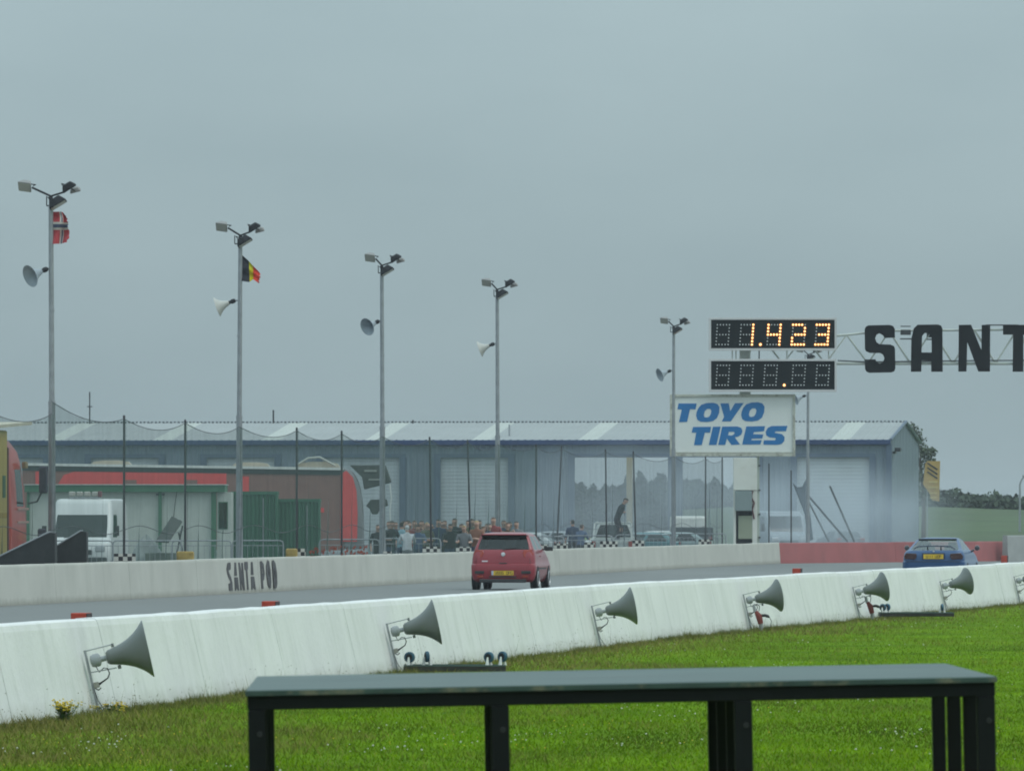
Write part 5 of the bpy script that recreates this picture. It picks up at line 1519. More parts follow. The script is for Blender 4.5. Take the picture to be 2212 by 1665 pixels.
# --- green trimmed cabin
YK = 330.0
ck = S(1, YK)
kb = thing('track_cabin', 'white panelled cabin with green fascia and posts', 'cabin', G(60, YK))
kx = lambda u: (u - 60) * ck
kz = lambda v: HC + (HV - v) * YK / F
kgreen = M('cabin_green', (.05, .16, .09), .55, var=.1)
kwhite = M('cabin_white', (.52, .55, .50), .6, var=.05, dirt=(.35, .38, .33), dirt_amt=.4, dirt_scale=1.5)
segs = [(60, 120), (120, 212), (212, 345), (345, 405), (405, 459)]
for a, b in segs:
    MB().box(((kx(a) + kx(b)) / 2, 1.5, kz(1062) / 2), (kx(b) - kx(a) - .015, 3.0, kz(1062))).build('wall_panel', kwhite, kb)
for u_, w_ in ((346, .12), (462, .18), (61, .1)):
    MB().box((kx(u_), -.05, kz(1062) / 2), (w_, .12, kz(1062) - .01)).build('post', kgreen, kb)
MB().box((kx(270), 1.4, (kz(1047) + kz(1062)) / 2), (kx(484) - kx(52), 3.3, kz(1047) - kz(1062))).build('fascia', kgreen, kb, bevel=.01)
MB().box((kx(270), 1.4, kz(1046)), (kx(486) - kx(50), 3.4, .035)).build('roof_edge', M('roof_edge_pale', (.5, .52, .48), .5), kb)
MB().box((kx(484), 1.3, kz(1062) / 2), (kx(500) - kx(469), 2.6, kz(1062))).build('door_panel', kwhite, kb)
MB().box((kx(482), -.02, (kz(1085) + kz(1140)) / 2), (.28, .04, kz(1085) - kz(1140))).build('door_window', glass_dark, kb)
MB().box((kx(482), -.005, (kz(1085) + kz(1140)) / 2), (.34, .02, kz(1083) - kz(1142))).build('window_frame', kgreen, kb)
MB().tube([(kx(382), -.08, kz(1062)), (kx(378), -.08, kz(1090)), (kx(375), -.08, kz(1120)), (kx(377), -.08, kz(1150))], .012, 5).build('cable', cable_m, kb)
MB().box((kx(340), -.14, kz(1067)), (.09, .08, .07)).box((kx(353), -.14, kz(1067)), (.09, .08, .07)).build_split('flood_lamp', dark_steel, kb)

# --- green containers
cgreen = M('container_green', (.035, .13, .075), .6, var=.15, scale=1, stretch=(4, 1, .3))
def container(u0, u1, v, Y, label):
    rt = thing('storage_container', label, 'container', G(u0, Y), group='green storage containers')
    w = S(u1 - u0, Y); z = HC + (HV - v) * Y / F
    n_ = int(w / .14)
    pts = []
    for i in range(n_):
        a = w * i / n_; q = w / n_
        pts += [(a, 0), (a + q * .4, 0), (a + q * .5, .05), (a + q * .9, .05)]
    pts += [(w, 0), (w, 2.4), (0, 2.4)]
    MB().prism(pts, z - .14, lambda a, b, c: Vector((a, b, c + .12))).build('ribbed_body', cgreen, rt)
    for z_ in (z - .02, .06): MB().box((w / 2, 1.2, z_), (w + .04, 2.46, .12)).build('rail', cgreen, rt)
    for x_ in (0.02, w - .02): MB().box((x_, -.02, z / 2), (.08, .07, z - .1)).build('corner_post', cgreen, rt)
    MB().tube([(w * .7, -.03, .3), (w * .7, -.03, z - .2)], .02, 6).build('locking_bar', steel, rt)
container(500, 598, 1063, 336, 'taller green container right of the cabin door')
container(600, 690, 1079, 338, 'lower green container in front of the race transporter')

# --- race transporter
YT = 376.0
tk = S(1, YT)
tr = thing('race_transporter', 'long brown and red race transporter with rounded right end', 'transporter', G(50, YT))
tx = lambda u: (u - 50) * tk
tz = lambda v: HC + (HV - v) * YT / F
brown = M('transporter_brown', (.25, .125, .105), .45, var=.08)
tred = M('transporter_red', (.72, .07, .07), .4, var=.06)
tdark = M('transporter_dark_band', (.035, .04, .045), .3, var=.1)
tsil = M('transporter_silver', (.26, .26, .27), .4, .3, var=.06)
W0, W1 = tx(48), tx(742)
zt0, zt1 = tz(1001), tz(1011)
sl = (zt1 - zt0) / (W1 - W0)
roofz = lambda x: zt0 + sl * (x - W0)
def flank(x0, x1, zb0, zt_0, zb1, zt_1, mat, name, y0=-.012, t=.02):
    return MB().add([(x0, y0, zb0), (x1, y0, zb1), (x1, y0, zt_1), (x0, y0, zt_0), (x0, y0 + t, zb0), (x1, y0 + t, zb1), (x1, y0 + t, zt_1), (x0, y0 + t, zt_0)], [(0, 1, 2, 3), (7, 6, 5, 4), (0, 4, 5, 1), (1, 5, 6, 2), (2, 6, 7, 3), (3, 7, 4, 0)]).build(name, mat, tr)
MB().add([(W0, .02, .55), (W1, .02, .55), (W1, .02, zt1), (W0, .02, zt0), (W0, 2.5, .55), (W1, 2.5, .55), (W1, 2.5, zt1), (W0, 2.5, zt0)], [(0, 1, 2, 3), (7, 6, 5, 4), (0, 4, 5, 1), (1, 5, 6, 2), (2, 6, 7, 3), (3, 7, 4, 0)]).build('body', brown, tr)
flank(W0, W1, roofz(W0) - .07, roofz(W0) + .03, roofz(W1) - .07, roofz(W1) + .03, white_paint, 'roof_edge', -.05, .12)
flank(W0, W1, roofz(W0) - .27, roofz(W0) - .075, roofz(W1) - .27, roofz(W1) - .075, tdark, 'upper_band')
# red graphics panel with a slanted left end
xa, xb = tx(128), tx(489)
MB().prism([(tx(118), tz(1056)), (xb, tz(1057)), (xb, tz(1022)), (tx(160), tz(1018)), (tx(138), tz(1025))], .02, lambda a, b, c: Vector((a, -.012 + c, b))).build('red_panel', tred, tr)
for u_ in (282, 413):
    MB().box((tx(u_), -.016, tz(1043)), (.5, .012, .28)).build('panel_hatch', brown, tr)
MB().box((tx(83), -.012, tz(1034)), (.24, .02, .62)).build('red_bar', tred, tr)
MB().box((tx(531), -.012, tz(1055)), (.26, .02, 1.0)).build('red_bar', tred, tr)
flank(tx(640), tx(700), tz(1106), tz(1096), tz(1106), tz(1096), tred, 'red_sill')
# rounded nose at the right
nose = []
for i in range(13):
    a = math.pi / 2 * i / 12
    nose.append((W1 + S(43, YT) * math.sin(a) ** .9, .6 + (zt1 - .6) * math.cos(a) ** .55 if i < 12 else .6))
out = [(W1, .6)] + [(W1, zt1)] + nose[1:]
MB().prism([(a, b) for a, b in out], 2.46, lambda a, b, c: Vector((a, .04 + c, b))).build('nose', tsil, tr, bevel=.08, bseg=2, smooth=True)
nr = [(tx(690), tz(1110)), (tx(700), tz(1098)), (tx(732), tz(1086))]
MB().prism([(W1 - .14, .9), (W1 - .12, tz(1022)), (W1 + .12, tz(1016)), (W1 + .38, tz(1030)), (W1 + .53, tz(1060)), (W1 + .57, tz(1108)), (W1 + .55, .9)], .03, lambda a, b, c: Vector((a, -.02 + c, b))).build('red_nose_panel', tred, tr)
for a_, b_, h_ in ((195, 282, .17), (500, 582, .18), (640, 735, .24)):
    xm, wd_ = tx((a_ + b_) / 2), tx(b_) - tx(a_)
    pts_ = [(-wd_ / 2, 0), (wd_ / 2, 0), (wd_ / 2 * .85, h_ * .7), (wd_ / 2 * .4, h_), (-wd_ / 2 * .4, h_), (-wd_ / 2 * .85, h_ * .7)]
    MB().prism(pts_, 1.2, lambda a, b, c: Vector((xm + a, .5 + c, roofz(xm) + .02 + b))).build('roof_pod', M('roof_pod_tan', (.60, .56, .44), .6, var=.1), tr)
MB().tube([(tx(640), .4, roofz(tx(640)) + .1), (tx(665), .4, roofz(W1) + .42), (tx(690), .4, roofz(W1) + .46), (tx(725), .4, roofz(W1) + .1)], .05, 6).build('awning_arm', M('arm_pale', (.45, .47, .42), .5), tr, smooth=True)
dk = M('tail_door_dark', (.05, .055, .05), .6, var=.4, scale=2)
MB().prism([(tx(755), tz(1004)), (tx(832), tz(1003)), (tx(845), tz(1040)), (tx(838), tz(1043)), (tx(786), tz(1056)), (tx(782), tz(1030))], 1.9, lambda a, b, c: Vector((a, .3 + c, b))).build('raised_tail_door', dk, tr, bevel=.03)
MB().box((tx(812), .28, tz(1035)), (.6, .06, .06)).box((tx(800), .28, tz(1016)), (.5, .06, .08)).build_split('tail_door_rib', M('rib_pale', (.3, .31, .28), .5), tr)
MB().prism([(tx(790), tz(1092)), (tx(800), tz(1078)), (tx(835), tz(1077)), (tx(838), tz(1092)), (tx(822), tz(1094)), (tx(815), tz(1110)), (tx(803), tz(1110)), (tx(798), tz(1098))], .9, lambda a, b, c: Vector((a, .6 + c, b))).build('hoist_gear', dk, tr, bevel=.03)
MB().tube([(tx(842), .4, tz(1045)), (tx(845), .4, tz(1075)), (tx(842), .4, tz(1100)), (tx(846), .4, .1)], .03, 6).build('tail_strut', white_paint, tr)
for y in (.15, 2.2):
    for u_ in (120, 165, 600, 650):
        MB().lathe([(-.12, .48), (.12, .48)], 20, mat=Matrix.Translation((tx(u_), y, .48)) @ Matrix.Rotation(R(90), 4, 'Z')).build('wheel', rubber, tr)

# --- ribbed grey panel propped beside the cabin
YR = 306.0
rp = thing('propped_panel', 'ribbed grey metal panel propped up at a slant before the cabin', 'metal panel', G(352, YR))
rz_ = lambda v: HC + (HV - v) * YR / F
rx_ = lambda u: S(u - 352, YR)
quad = [Vector((rx_(337), 0, rz_(1170))), Vector((rx_(366), -.5, rz_(1172))), Vector((rx_(393), .6, rz_(1127))), Vector((rx_(370), .9, rz_(1116)))]
pm = MB()
for i in range(7):
    a, b = i / 7, (i + .8) / 7
    p0_, p1_ = quad[0].lerp(quad[1], a), quad[0].lerp(quad[1], b)
    q0_, q1_ = quad[3].lerp(quad[2], a), quad[3].lerp(quad[2], b)
    nrm = (p1_ - p0_).cross(q0_ - p0_).normalized() * .04
    pm.add([p0_, p1_, q1_ + (q1_ - p1_) * .02 * (i % 3), q0_, p0_ + nrm, p1_ + nrm, q1_ + nrm, q0_ + nrm], [(0, 1, 2, 3), (7, 6, 5, 4), (0, 4, 5, 1), (1, 5, 6, 2), (2, 6, 7, 3), (3, 7, 4, 0)])
pm.build('rib_sheet', M('ribbed_grey', (.05, .056, .05), .6, var=.15), rp)
MB().tube([(rx_(393), .6, rz_(1135)), (rx_(372), .2, .0)], .03, 6).tube([(rx_(385), .5, rz_(1150)), (rx_(402), .6, 0)], .03, 6).build_split('prop', dark_steel, rp)
MB().box((rx_(350), .4, .35), (1.1, 1.0, .7)).build('base_box', M('base_olive', (.10, .12, .10), .7, var=.3), rp, bevel=.02)
# grey lumpy tarpaulin heap beside it
hp = MB(); hr = random.Random(4)
vs, fs = [], []
for i in range(9):
    for j in range(16):
        a = 2 * math.pi * j / 16; t = i / 8
        r_ = (.75 * (1 - t) ** .6) * (1 + .18 * math.sin(3 * a + 4 * t) + hr.uniform(-.06, .06)) + .01
        vs.append((r_ * math.cos(a), r_ * .7 * math.sin(a), 1.28 * t * (1 + .04 * math.sin(5 * a))))
for i in range(8):
    for j in range(16): fs.append((i * 16 + j, i * 16 + (j + 1) % 16, (i + 1) * 16 + (j + 1) % 16, (i + 1) * 16 + j))
hp.add(vs, fs)
o = hp.build('tarpaulin_heap', M('tarp_grey', (.24, .27, .26), .5, var=.2, scale=3), loc=G(316, 307), smooth=True)
tag(o, 'grey tarpaulin covered heap left of the propped ribbed panel', 'tarpaulin')
# ------------------------------------------------------------------ crowd barriers
def barrier(u, Y, w, label, h=1.12, group='steel crowd barriers', rz=0.0):
    rt = thing('crowd_barrier', label, 'barrier', G(u, Y), rz=rz, group=group)
    f = MB()
    c = .12
    f.tube([(0, 0, .12), (0, 0, h - c), (.03, 0, h - .03), (c, 0, h), (w - c, 0, h), (w - .03, 0, h - .03), (w, 0, h - c), (w, 0, .12)], .022, 8)
    f.build('frame', steel, rt, smooth=True)
    MB().tube([(.02, 0, h - .16), (w - .02, 0, h - .16)], .014, 6).build('rail', steel, rt)
    MB().tube([(.02, 0, .20), (w - .02, 0, .20)], .016, 6).build('rail', steel, rt)
    n_ = int(w / .16)
    for i in range(1, n_):
        MB().tube([(w * i / n_, 0, .21), (w * i / n_, 0, h - .165)], .008, 5).build('bar', steel, rt)
    for x_ in (.15, w - .15):
        MB().box((x_, 0, .03), (.05, .6, .05)).tube([(x_, 0, .05), (x_, 0, .2)], .02, 6).build('foot', steel, rt)
for u, Y, w, lab in ((95, 297, 2.2, 'steel crowd barrier in front of the white van'), (244, 298, 2.2, 'steel crowd barrier behind the chequered board, before the tarpaulin heap'),
                     (372, 299, 1.9, 'steel crowd barrier in front of the cabin door'), (502, 300, 1.65, 'steel crowd barrier in front of the taller green container')):
    barrier(u, Y, w, lab)
for i, (u, lab) in enumerate(((690, 'steel barrier in front of the red transporter nose'), (822, 'steel barrier before the first spectators'), (955, 'steel barrier before the middle of the crowd'), (1088, 'steel barrier hidden partly by the red car roof'), (1205, 'steel barrier just right of the red car'), (1330, 'steel barrier before the pickup'), (1450, 'steel barrier left of the signal column'))):
    Y = on_line(u, 37.2)
    barrier(u, Y, S(130 if i < 4 else 118, Y), lab, h=1.22, group='steel barriers before the crowd')
# ------------------------------------------------------------------ chequered boards and bales on top edge of the far wall
def checker_mat():
    m = bpy.data.materials.new('chequer_print'); m.use_nodes = True
    n, l = m.node_tree.nodes, m.node_tree.links
    b = n['Principled BSDF']; b.inputs['Roughness'].default_value = .6
    t = n.new('ShaderNodeTexCoord'); c = n.new('ShaderNodeTexChecker')
    c.inputs['Scale'].default_value = 1.0
    mp_ = n.new('ShaderNodeMapping'); mp_.inputs['Scale'].default_value = (9.5, 0.001, 9.5)
    l.new(t.outputs['Object'], mp_.inputs[0]); l.new(mp_.outputs[0], c.inputs['Vector'])
    c.inputs['Color1'].default_value = (.62, .60, .55, 1); c.inputs['Color2'].default_value = (.02, .02, .025, 1)
    l.new(c.outputs['Color'], b.inputs['Base Color'])
    return m
chq = checker_mat()
for u0, u1, vt, lab in ((246, 293, 1195, 'chequered board above the far wall in front of the white van'), (641, 660, 1184, 'small slanted chequered board beside the tan bale'), (828, 846, 1190, 'chequered board at the foot of the third floodlight post'),
                        (913, 951, 1180, 'chequered board below the middle of the crowd'), (985, 1018, 1180, 'chequered board left of the red car'), (1168, 1184, 1175, 'chequered board touching the right of the red car roof'), (1196, 1226, 1173, 'chequered board right of the red car mirror'),
                        (1262, 1284, 1171, 'chequered board left of the pickup'), (1296, 1334, 1168, 'chequered board below the pickup'), (1366, 1392, 1166, 'chequered board right of the pickup'), (1509, 1533, 1164, 'chequered board left of the signal column')):
    Y = on_line(u0, 34.3)
    w = S(u1 - u0, Y); z = HC + (HV - vt) * Y / F
    rt = thing('chequered_board', lab, 'marker board', G(u0, Y), group='chequered boards behind the far wall')
    MB().box((w / 2, 0, z - .13), (w, .03, .26)).build('board', chq, rt)
    MB().tube([(w * .15, .03, 0), (w * .15, .03, z - .05)], .015, 5).tube([(w * .85, .03, 0), (w * .85, .03, z - .05)], .015, 5).build_split('leg', dark_steel, rt)
straw = M('straw_tan', (.38, .27, .09), .9, var=.3, scale=6, bump=.5)
for u0, u1, vt, lab in ((381, 418, 1190, 'tan straw bale behind the wall left of the SANTA POD lettering'), (617, 642, 1184, 'tan straw bale beside the small slanted chequered board')):
    Y = on_line(u0, 34.5); w = S(u1 - u0, Y); z = HC + (HV - vt) * Y / F
    o = MB().box((w / 2, .3, z / 2), (w, .5, z)).build('straw_bale', straw, loc=G(u0, Y), bevel=.04, bseg=2)
    tag(o, lab, 'bale', 'straw bales behind the far wall')
Y = on_line(690, 34.6)
fl_ = MB()
fr_ = random.Random(8)
for i in range(60):
    c0 = Vector((fr_.uniform(0, 1.6), fr_.uniform(-.1, .1), fr_.uniform(.8, 1.02)))
    a = fr_.uniform(0, 6.28)
    fl_.add([c0, c0 + Vector((.07 * math.cos(a), .05 * math.sin(a), .05)), c0 + Vector((.02, .02, .1))], [(0, 1, 2)])
fl_.box((.8, 0, .42), (1.6, .25, .80))
o = fl_.build('flower_trough', M('dull_red_flowers', (.22, .05, .03), .8, var=.3, scale=6), loc=G(670, Y))
tag(o, 'low trough of dull red flowers behind the far wall under the transporter nose', 'planter')

# ------------------------------------------------------------------ people
def person_mesh(name, joints, bones, root=0):
    me = bpy.data.meshes.new(name)
    me.from_pydata([j[0] for j in joints], bones, [])
    ob = bpy.data.objects.new(name, me); C.objects.link(ob)
    md = ob.modifiers.new('Skin', 'SKIN')
    for i, j in enumerate(joints):
        r_ = j[1] if isinstance(j[1], tuple) else (j[1], j[1])
        me.skin_vertices[0].data[i].radius = r_
        me.skin_vertices[0].data[i].use_root = (i == root)
    sb = ob.modifiers.new('Sub', 'SUBSURF'); sb.levels = 2; sb.render_levels = 2
    dg = bpy.context.evaluated_depsgraph_get(); dg.update()
    out_ = bpy.data.meshes.new_from_object(ob.evaluated_get(dg))
    bpy.data.objects.remove(ob)
    out_.name = name
    return out_
def skeleton(arms='down', lean=0.0, bend=0.0, headturn=0.0, stride=.0):
    """faces -y; lean tips the trunk forward"""
    def tr_(p):
        x, y, z = p
        if z > .95:
            dz = z - .95
            return (x, y - math.sin(lean) * dz, .95 + math.cos(lean) * dz)
        return p
    J = [((0, 0, .96), (.155, .115)), ((0, 0, 1.12), (.14, .105)), ((0, 0, 1.34), (.175, .115)), ((0, .005, 1.46), (.07, .065)), ((0, -.005, 1.535), (.056, .056)), ((0, -.02, 1.60), (.078, .088)), ((0, -.012, 1.67), (.088, .105)), ((0, .0, 1.745), (.06, .075)), ((0, -.115, 1.635), (.018, .02))]
    B = [(0, 1), (1, 2), (2, 3), (3, 4), (4, 5), (5, 6), (6, 7), (5, 8)]
    for s in (-1, 1):
        b0 = len(J)
        if arms == 'down': el, wr, hd_ = (s * .255, .02, 1.14), (s * .26, -.06, .92), (s * .255, -.09, .83)
        elif arms == 'fold': el, wr, hd_ = (s * .245, -.03, 1.14), (s * .06, -.20, 1.17), (-s * .06, -.20, 1.18)
        elif arms == 'rail': el, wr, hd_ = (s * .26, -.08, 1.18), (s * .20, -.32, 1.16), (s * .19, -.40, 1.16)
        elif arms == 'phone': el, wr, hd_ = ((s * .28, -.12, 1.22), (s * .12, -.26, 1.44), (s * .08, -.26, 1.52)) if s > 0 else ((s * .255, .02, 1.14), (s * .26, -.06, .92), (s * .255, -.09, .83))
        J += [((s * .185, 0, 1.405), .068), (el, .047), (wr, .035), (hd_, (.042, .025))]
        B += [(2, b0), (b0, b0 + 1), (b0 + 1, b0 + 2), (b0 + 2, b0 + 3)]
        b1 = len(J)
        st_ = s * stride
        kz_ = -.04 - bend
        J += [((s * .095, 0, .88), .098), ((s * .11, kz_ + st_, .50), .066), ((s * .115, .03 + st_ * 1.5, .09), .046), ((s * .125, -.13 + st_ * 1.5, .035), (.045, .03))]
        B += [(0, b1), (b1, b1 + 1), (b1 + 1, b1 + 2), (b1 + 2, b1 + 3)]
    return [(tr_(p), r_) for p, r_ in J], B
POSE = {}
for nm, kw in (('down', {}), ('fold', {'arms': 'fold'}), ('rail', {'arms': 'rail', 'lean': .12}), ('phone', {'arms': 'phone'}), ('hunch', {'arms': 'fold', 'lean': .50, 'bend': .10})):
    j_, b_ = skeleton(**kw)
    me = person_mesh('person_' + nm, j_, b_)
    lean = kw.get('lean', 0.0)
    for q in range(5): me.materials.append(skin)
    me.update()
    idx = []
    for p in me.polygons:
        x, y, z = p.center
        dz = z - .95
        if z > .95:           # undo the lean to sort faces
            yy_ = y * math.cos(lean) + dz * math.sin(lean); zz_ = .95 + dz * math.cos(lean) - y * math.sin(lean)
        else: yy_, zz_ = y, z
        if zz_ > 1.50 and abs(x) < .15 and yy_ > -.2:
            i_ = 1 if (zz_ > 1.685 or (yy_ > .015 and zz_ > 1.57)) else 0
        elif (abs(x) > .235 and zz_ < 1.10) or (yy_ < -.17): i_ = 0
        elif zz_ > .93: i_ = 2
        elif zz_ > .07: i_ = 3
        else: i_ = 4
        idx.append(i_)
    me.polygons.foreach_set('material_index', idx)
    me.polygons.foreach_set('use_smooth', [True] * len(me.polygons))
    POSE[nm] = me
def cloth(n_, c_): return M('cloth_' + n_, c_, .9, var=.12, scale=8)
hair = {'dark': M('hair_dark', (.025, .018, .014), .6), 'brown': M('hair_brown', (.09, .05, .03), .6), 'fair': M('hair_fair', (.30, .21, .11), .6), 'cap': M('cap_white', (.6, .6, .6), .8)}
jean = cloth('denim', (.05, .07, .12)); blk = cloth('black', (.025, .025, .03)); khk = cloth('khaki', (.20, .16, .10)); gry = cloth('grey', (.18, .19, .20))
shoe = M('shoe_dark', (.03, .03, .03), .7)
def person(u, v, Y, pose, hr_, sh, trs, rz, label, z0=0.0, hgt=None):
    me = POSE[pose]
    o = bpy.data.objects.new('person', me)
    h_ = hgt if hgt is not None else (HC + (HV - v) * Y / F)
    k_ = h_ / 1.80
    o.location = G(u, Y) + Vector((0, 0, z0)); o.scale = (k_, k_, k_); o.rotation_euler = (0, 0, R(rz))
    C.objects.link(o)
    for sl_, m_ in zip(o.material_slots, (skin, hair[hr_], sh, trs, shoe)):
        sl_.link = 'OBJECT'; sl_.material = m_
    tag(o, label, 'person', 'spectators behind the far wall' if z0 == 0 else None)
    return o
nav = cloth('navy', (.03, .045, .09)); brn = cloth('brown', (.14, .09, .06)); red_ = cloth('red', (.24, .07, .07)); lbl = cloth('lightblue', (.25, .40, .46)); wht = cloth('white', (.55, .57, .59)); pnk = cloth('pink', (.42, .25, .25)); olv = cloth('olive', (.10, .11, .07)); blu = cloth('blue', (.09, .13, .22)); orn = cloth('rust', (.26, .13, .09)); grn = cloth('green', (.05, .12, .09))
PEOPLE = [
 (816, 1128, 290, 'down', 'dark', blk, blk, 20, 'person in black behind the third floodlight post, left of the crowd'),
 (843, 1119, 288, 'rail', 'dark', blk, jean, 30, 'person in black leaning forward, first right of the third floodlight post'),
 (868, 1122, 292, 'down', 'dark', lbl, jean, 160, 'person in light blue top standing with back turned'),
 (880, 1129, 284, 'rail', 'cap', wht, gry, 185, 'stooping person in white shirt and white cap'),
 (884, 1122, 294, 'fold', 'brown', pnk, blk, 10, 'person in pink top behind the stooping white shirt'),
 (895, 1119, 290, 'down', 'brown', red_, blk, 20, 'person in red with brown hair left of the tall dark haired one'),
 (903, 1128, 287, 'rail', 'dark', blu, jean, 0, 'shorter person in blue shirt at the barrier'),
 (911, 1119, 292, 'phone', 'dark', brn, blk, -15, 'person in brown jacket raising a hand to the face'),
 (922, 1123, 289, 'fold', 'fair', olv, khk, 25, 'fair haired person in olive with folded arms'),
 (936, 1131, 291, 'rail', 'brown', khk, jean, -20, 'short person in khaki left of the navy jacket'),
 (947, 1116, 290, 'down', 'dark', nav, blk, 10, 'tall person in navy jacket before the white hall door'),
 (961, 1119, 294, 'fold', 'brown', brn, blk, -10, 'person in brown with folded arms right of the navy jacket'),
 (971, 1126, 289, 'rail', 'dark', blk, jean, 15, 'person in black leaning on the barrier, left of the tallest spectator'),
 (983, 1114, 291, 'down', 'dark', blk, blk, -25, 'tallest spectator, dressed in black'),
 (996, 1127, 293, 'phone', 'brown', grn, jean, 20, 'person in dark green top right of the tallest spectator'),
 (1003, 1129, 288, 'rail', 'fair', gry, jean, -5, 'fair haired person in grey at the barrier'),
 (1019, 1115, 293, 'down', 'dark', olv, blk, 15, 'person in olive jacket right of the thin leaning net post'),
 (1030, 1119, 290, 'fold', 'fair', orn, jean, -20, 'fair haired person in rust red top above the red car roof corner'),
 (1044, 1131, 295, 'rail', 'brown', brn, blk, 0, 'short person in brown above the red car roof'),
 (1056, 1126, 297, 'down', 'dark', nav, jean, 30, 'person in navy above the middle of the red car roof'),
 (1066, 1112, 298, 'down', 'brown', red_, blk, -10, 'tall person in red just left of the fourth floodlight post'),
 (1096, 1124, 300, 'phone', 'brown', brn, blk, 25, 'person in brown just right of the fourth floodlight post'),
 (1116, 1121, 303, 'fold', 'dark', gry, jean, -15, 'person in grey at the right end of the crowd'),
 (1237, 1118, 345, 'down', 'dark', nav, blk, 200, 'taller of two people standing left of the pickup'),
 (1254, 1128, 342, 'rail', 'brown', blu, blk, 150, 'shorter of two people standing left of the pickup, in blue'),
]
for p_ in PEOPLE: person(*p_)
bk = random.Random(77)
for i in range(18):
    u_ = 838 + i * 15.5 + bk.uniform(-5, 5)
    o = person(u_, 1118 + bk.uniform(0, 9), 303 + bk.uniform(0, 10), bk.choice(['down', 'fold', 'rail', 'phone']), bk.choice(['dark', 'brown', 'dark']), bk.choice([blk, nav, brn, gry, olv, grn]), bk.choice([blk, jean]), bk.uniform(-40, 40), 'spectator of the back row, mostly hidden behind the front row')
    o['group'] = 'back row of spectators'
person(1332, 0, 352.9, 'hunch', 'dark', cloth('charcoal', (.035, .045, .05)), blk, 70, 'person in dark hooded top standing hunched on the pickup bed', z0=.86, hgt=1.92)

# ------------------------------------------------------------------ drooping net end and stays right of the column
dn = thing('fallen_net', 'torn grey net hanging in a tail from a post in the smoke', 'net', G(1740, 430))
Yn = 430.0
nx_ = lambda u: S(u - 1740, Yn); nz_ = lambda v: HC + (HV - v) * Yn / F
MB().prism([(nx_(1712), nz_(1042)), (nx_(1722), nz_(1052)), (nx_(1733), nz_(1050)), (nx_(1743), nz_(1030)), (nx_(1747), nz_(1085)), (nx_(1752), nz_(1120)), (nx_(1757), nz_(1165)), (nx_(1745), nz_(1168)), (nx_(1738), nz_(1110)), (nx_(1725), nz_(1072))], .12, lambda a, b, c: Vector((a, c + .15 * math.sin(a * 4), b))).build('bunched_tail', net_dense, dn)
for u_, vt, w in ((1661, 1000, 'before the grey van'), (1709, 1015, 'at the left jamb of the right hand roller door')):
    Y = 402.0
    rt = thing('net_post', 'thin dark post ' + w, 'post', G(u_, Y), group='posts holding the debris net')
    MB().tube([(0, 0, 0), (0, 0, HC + (HV - vt) * Y / F)], .03, 8).build('tube', dark_steel, rt, smooth=True)
for (ua, va, ub, vb, r_), lab in (((1793, 1050, 1845, 1168, .05), 'upper slanting stay pole before the right hand roller door'), ((1748, 1085, 1790, 1168, .04), 'thin slanting stay left of the other stays'), ((1748, 1072, 1830, 1168, .05), 'middle slanting stay pole running down from the fallen net')):
    Y = 436.0
    a_, b_ = P(ua, va, Y), P(ub, vb, Y + 3)
    b_.z = max(b_.z, .0)
    rt = thing('stay_pole', lab, 'pole', (b_.x, b_.y, 0), group='slanting stay poles')
    MB().tube([a_ - Vector((b_.x, b_.y, 0)), Vector((0, 0, b_.z))], r_, 8).build('tube', dark_steel, rt, smooth=True)

# ------------------------------------------------------------------ banner, far lamp
YB_ = 538.0
bn = thing('orange_banner', 'orange upright banner with dark slanted stripes beside the hall', 'banner', G(2010, YB_))
bx_ = lambda u: S(u - 2010, YB_); bz_ = lambda v: HC + (HV - v) * YB_ / F
MB().prism([(bx_(1994), bz_(1045)), (bx_(1999), bz_(1000)), (bx_(2004), bz_(995)), (bx_(2031), bz_(995)), (bx_(2029), bz_(1082)), (bx_(2014), bz_(1080)), (bx_(2006), bz_(1062))], .04, lambda a, b, c: Vector((a, c, b))).build('cloth', M('banner_orange', (.46, .30, .11), .8, var=.1), bn)
for v_ in (1000, 1010, 1019):
    MB().prism([(bx_(2002), bz_(v_)), (bx_(2004), bz_(v_ - 2)), (bx_(2026), bz_(v_ + 12)), (bx_(2024), bz_(v_ + 15))], .02, lambda a, b, c: Vector((a, -.03 + c, b))).build('stripe', dark_steel, bn)
for v_, w_ in ((1040, 18), (1052, 22), (1064, 16), (1074, 14)):
    MB().box((bx_(2016), -.02, bz_(v_)), (S(w_, YB_), .02, .1)).build('print_line', M('print_yellow', (.55, .42, .16), .7), bn)
MB().tube([(bx_(2003), .08, 0), (bx_(2003), .08, bz_(996))], .035, 8).build('pole', steel, bn)
YL = 620.0
fl = thing('far_lamp_post', 'slender curved lamp post on the skyline at the right edge', 'lamp post', G(2203, YL))
lx_ = lambda u: S(u - 2203, YL); lz_ = lambda v: HC + (HV - v) * YL / F
MB().tube([(0, 0, 0), (0, 0, lz_(1046)), (.1, 0, lz_(1036)), (lx_(2213), 0, lz_(1028))], [.09, .06, .05, .045], 8).build('pole', steel, fl, smooth=True)
MB().box((lx_(2216), 0, lz_(1027)), (.5, .18, .12)).build('lamp_head', steel, fl, bevel=.03)

